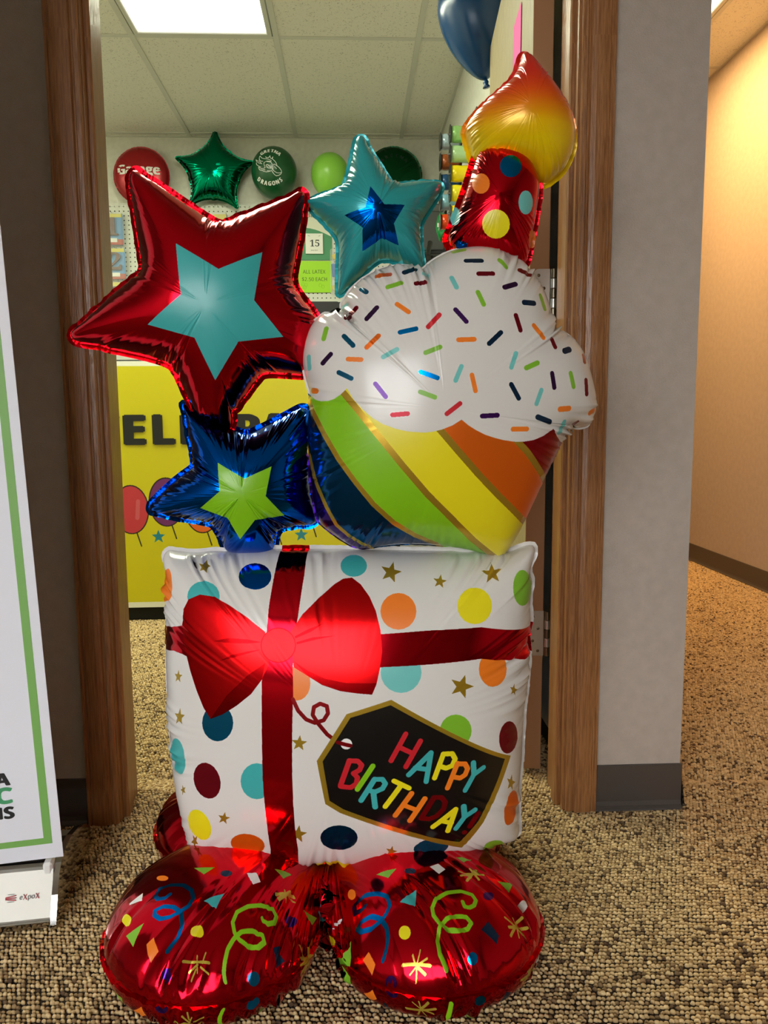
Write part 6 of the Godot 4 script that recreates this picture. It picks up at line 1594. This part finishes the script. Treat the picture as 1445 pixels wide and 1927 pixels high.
	"outline":[-0.0258,0.0782,-0.0276,0.0756,-0.0291,0.0729,-0.0304,0.07,-0.0315,0.0671,-0.0325,0.0642,-0.0334,0.0611,-0.0342,0.0581,-0.0351,0.055,-0.0361,0.0521,-0.0372,0.0493,-0.0382,0.0463,-0.039,0.0432,-0.0401,0.0402,-0.0411,0.0372,-0.042,0.0342,-0.043,0.0311,-0.044,0.0281,-0.0451,0.0251,-0.0461,0.022,-0.0472,0.019,-0.0483,0.016,-0.0493,0.0129,-0.0504,0.0099,-0.0515,0.0069,-0.0526,0.0038,-0.0538,0.0008,-0.0549,-0.0022,-0.056,-0.0052,-0.0571,-0.0081,-0.0584,-0.0111,-0.0597,-0.0141,-0.0609,-0.0171,-0.062,-0.02,-0.0628,-0.0228,-0.064,-0.0257,-0.0658,-0.0288,-0.0672,-0.0318,-0.068,-0.0344,-0.0692,-0.0372,-0.0713,-0.0405,-0.0723,-0.0438,-0.0725,-0.0468,-0.0719,-0.0499,-0.0715,-0.0532,-0.0701,-0.0562,-0.0683,-0.0589,-0.066,-0.0613,-0.0639,-0.0638,-0.0614,-0.0659,-0.0587,-0.0679,-0.0561,-0.0699,-0.0531,-0.0714,-0.0501,-0.0729,-0.0471,-0.0743,-0.0439,-0.0754,-0.0408,-0.0765,-0.0377,-0.0777,-0.0344,-0.0785,-0.0312,-0.0792,-0.028,-0.0801,-0.0247,-0.0809,-0.0215,-0.0816,-0.0182,-0.0823,-0.015,-0.0831,-0.0118,-0.0839,-0.0085,-0.0844,-0.0052,-0.0849,-0.0019,-0.0855,0.0014,-0.0861,0.0047,-0.0866,0.008,-0.0869,0.0113,-0.0871,0.0146,-0.0874,0.0179,-0.0878,0.0213,-0.0881,0.0246,-0.0883,0.028,-0.0886,0.0313,-0.0887,0.0346,-0.0885,0.038,-0.0883,0.0415,-0.0883,0.0448,-0.0876,0.0476,-0.0858,0.0497,-0.0833,0.051,-0.08,0.0517,-0.0763,0.0525,-0.073,0.0533,-0.0702,0.0537,-0.0668,0.0542,-0.0635,0.0551,-0.0608,0.0556,-0.0575,0.0561,-0.0543,0.0566,-0.0512,0.0571,-0.048,0.0582,-0.0452,0.0588,-0.0421,0.0587,-0.0386,0.0593,-0.0354,0.0603,-0.0326,0.0608,-0.0294,0.0611,-0.0261,0.0617,-0.023,0.0623,-0.0199,0.0628,-0.0167,0.0633,-0.0136,0.0638,-0.0105,0.0643,-0.0073,0.0647,-0.0042,0.0652,-0.001,0.0657,0.0021,0.0662,0.0052,0.0667,0.0083,0.0669,0.0114,0.0671,0.0145,0.0676,0.0177,0.0677,0.0208,0.0678,0.0238,0.068,0.027,0.0678,0.03,0.0676,0.033,0.067,0.036,0.0659,0.0388,0.0648,0.0416,0.0636,0.0444,0.0624,0.0472,0.061,0.05,0.0595,0.0527,0.0581,0.0554,0.0566,0.0581,0.055,0.0609,0.0535,0.0636,0.0515,0.066,0.0494,0.0682,0.0471,0.0701,0.0445,0.0718,0.0422,0.0739,0.0398,0.076,0.0371,0.0775,0.0344,0.0791,0.0315,0.0803,0.0285,0.0812,0.0256,0.0822,0.0225,0.083,0.0195,0.084,0.0164,0.0846,0.0133,0.0849,0.0102,0.0853,0.007,0.0854,0.0039,0.0856,0.0008,0.0853,-0.0024,0.0849,-0.0055,0.0844,-0.0086,0.0839,-0.0116,0.0833,-0.0147,0.0825,-0.0176,0.0814,-0.0206,0.0808,-0.0236,0.0802],
	"prints":[["p","bluep",[0.0317,0.0426,0.0306,0.0372,0.0281,0.0322,0.0244,0.0283,0.0198,0.0257,0.0149,0.0248,0.01,0.0255,0.0057,0.0279,0.0024,0.0317,0.0003,0.0365,-0.0003,0.0417,0.0006,0.047,0.003,0.0518,0.0067,0.0557,0.0113,0.0583,0.0163,0.0594,0.0213,0.0588,0.0257,0.0565,0.0291,0.0528,0.0311,0.048]],
		["p","orange",[-0.0148,0.0173,-0.0155,0.0127,-0.0173,0.0088,-0.02,0.0059,-0.0235,0.0043,-0.0272,0.0044,-0.0309,0.0061,-0.0341,0.0094,-0.0365,0.0141,-0.0379,0.0197,-0.0381,0.0254,-0.0372,0.0305,-0.0355,0.0342,-0.033,0.0362,-0.0298,0.0367,-0.0263,0.0359,-0.0228,0.0338,-0.0195,0.0306,-0.0169,0.0266,-0.0153,0.022]],
		["p","tealp",[0.051,-0.0056,0.0506,-0.0107,0.049,-0.0158,0.0462,-0.0202,0.0428,-0.0234,0.039,-0.0249,0.0352,-0.0248,0.0318,-0.0229,0.0292,-0.0196,0.0274,-0.0152,0.0267,-0.0101,0.0271,-0.0049,0.0287,-0.0001,0.0311,0.0038,0.0342,0.0066,0.0378,0.0079,0.0415,0.0078,0.045,0.0061,0.0479,0.0031,0.05,-0.0009]],
		["p","yellow",[0.0148,-0.0402,0.0142,-0.0462,0.0116,-0.0516,0.0073,-0.0558,0.0019,-0.0584,-0.0043,-0.0591,-0.0106,-0.058,-0.0164,-0.0552,-0.0212,-0.0508,-0.0243,-0.0453,-0.0254,-0.0392,-0.0246,-0.0331,-0.022,-0.0277,-0.0177,-0.0235,-0.0122,-0.021,-0.0061,-0.0203,0.0001,-0.0215,0.0058,-0.0244,0.0104,-0.0287,0.0135,-0.0342]],
		["p","tealp",[-0.0553,-0.0213,-0.0559,-0.026,-0.057,-0.0299,-0.0587,-0.0325,-0.0606,-0.0338,-0.0627,-0.0332,-0.0644,-0.0303,-0.0652,-0.0238,-0.067,-0.0207,-0.0681,-0.0169,-0.0686,-0.0126,-0.0682,-0.0084,-0.067,-0.0046,-0.0653,-0.0016,-0.063,0.0003,-0.0605,0.001,-0.058,0.0003,-0.0558,-0.0017,-0.0556,-0.0098,-0.0553,-0.016]],
		["p","orange",[0.064,-0.0472,0.0638,-0.0517,0.0631,-0.0556,0.062,-0.0588,0.0606,-0.0608,0.059,-0.0615,0.0574,-0.0608,0.0526,-0.0627,0.0495,-0.0619,0.0479,-0.0591,0.047,-0.0555,0.0469,-0.0516,0.0475,-0.0478,0.0488,-0.0446,0.0506,-0.0421,0.0529,-0.0404,0.0562,-0.0389,0.0616,-0.0357,0.0628,-0.0389,0.0637,-0.0428]]]},
	"flame":{"at":[0.2678,1.2928,0.325],"yaw":-4,"tilt":0,"h":0.085,"hb":0.08,"e":0.55,"pleat":0.8,"seed":94,"ground":"yellowfoil","reach":0.016,"fade":[[0.1094,205,30,18],[0.29,220,42,20],[0.4215,232,82,14],[0.5315,238,140,8],[0.629,246,196,2],[0.7301,248,214,4]],
	"outline":[-0.0071,0.0973,-0.0081,0.0929,-0.0088,0.0901,-0.0097,0.0884,-0.0106,0.0852,-0.0115,0.0812,-0.0127,0.0786,-0.0143,0.0758,-0.0162,0.0729,-0.0182,0.0697,-0.0202,0.0664,-0.0227,0.0644,-0.0252,0.0624,-0.0276,0.0599,-0.0299,0.0574,-0.0323,0.0551,-0.0349,0.0531,-0.0375,0.0511,-0.0401,0.0491,-0.0427,0.0471,-0.0454,0.0451,-0.0482,0.0432,-0.0509,0.0411,-0.0533,0.0388,-0.0555,0.0365,-0.0579,0.0342,-0.0605,0.032,-0.0631,0.0297,-0.0657,0.0275,-0.0683,0.0252,-0.0708,0.0228,-0.0731,0.0203,-0.0754,0.0177,-0.0777,0.0151,-0.0801,0.0125,-0.0823,0.0097,-0.0844,0.0069,-0.0865,0.004,-0.0883,0.0009,-0.0896,-0.0023,-0.0903,-0.0057,-0.0903,-0.0091,-0.0897,-0.0125,-0.0887,-0.0159,-0.0876,-0.0191,-0.0867,-0.0225,-0.0858,-0.0258,-0.0849,-0.0291,-0.0838,-0.0324,-0.0827,-0.0357,-0.0818,-0.039,-0.081,-0.0424,-0.08,-0.0457,-0.0783,-0.0487,-0.0767,-0.0516,-0.0746,-0.0544,-0.0719,-0.0567,-0.0685,-0.0583,-0.0647,-0.0591,-0.0609,-0.0598,-0.0575,-0.0606,-0.0542,-0.0614,-0.0509,-0.0621,-0.0475,-0.0626,-0.0438,-0.0626,-0.0403,-0.0629,-0.0374,-0.064,-0.0341,-0.0648,-0.0305,-0.0649,-0.0269,-0.065,-0.0237,-0.0658,-0.0206,-0.0672,-0.0172,-0.0678,-0.0137,-0.0679,-0.0103,-0.0685,-0.0071,-0.0696,-0.0038,-0.0706,-0.0006,-0.0713,0.0026,-0.0723,0.0057,-0.0734,0.0086,-0.074,0.0115,-0.0751,0.0144,-0.0774,0.0175,-0.0801,0.0211,-0.0822,0.0249,-0.0841,0.0288,-0.085,0.0323,-0.0846,0.0359,-0.084,0.039,-0.0826,0.042,-0.0808,0.0449,-0.0789,0.0477,-0.0768,0.0505,-0.0748,0.0532,-0.0726,0.0558,-0.0703,0.0581,-0.0677,0.0604,-0.0651,0.0624,-0.0622,0.0643,-0.0594,0.0661,-0.0564,0.0679,-0.0535,0.0694,-0.0504,0.0708,-0.0472,0.0719,-0.0439,0.0731,-0.0407,0.0741,-0.0374,0.075,-0.0341,0.0757,-0.0307,0.0762,-0.0273,0.0765,-0.0239,0.0766,-0.0204,0.0767,-0.017,0.0766,-0.0136,0.0763,-0.0102,0.0758,-0.0069,0.075,-0.0035,0.0742,-0.0003,0.0733,0.003,0.0724,0.0061,0.0714,0.0093,0.0702,0.0124,0.0691,0.0154,0.0679,0.0184,0.0665,0.0214,0.0649,0.0242,0.0633,0.027,0.0617,0.0298,0.0599,0.0324,0.0582,0.0351,0.0564,0.0377,0.0546,0.0403,0.0527,0.0428,0.0509,0.0453,0.0492,0.0479,0.0474,0.0505,0.0454,0.0529,0.0432,0.0551,0.0413,0.0576,0.0395,0.0602,0.0377,0.0629,0.0355,0.065,0.0331,0.0667,0.0312,0.0692,0.0295,0.0724,0.0277,0.0755,0.0255,0.0776,0.0232,0.0789,0.0212,0.0814,0.0193,0.0846,0.0173,0.0869,0.0151,0.089,0.0129,0.092,0.0106,0.0951,0.008,0.0974,0.0051,0.0996,0.0019,0.1023,-0.0013,0.1038,-0.0038,0.1027,-0.0057,0.1007],
	"prints":[]},
}
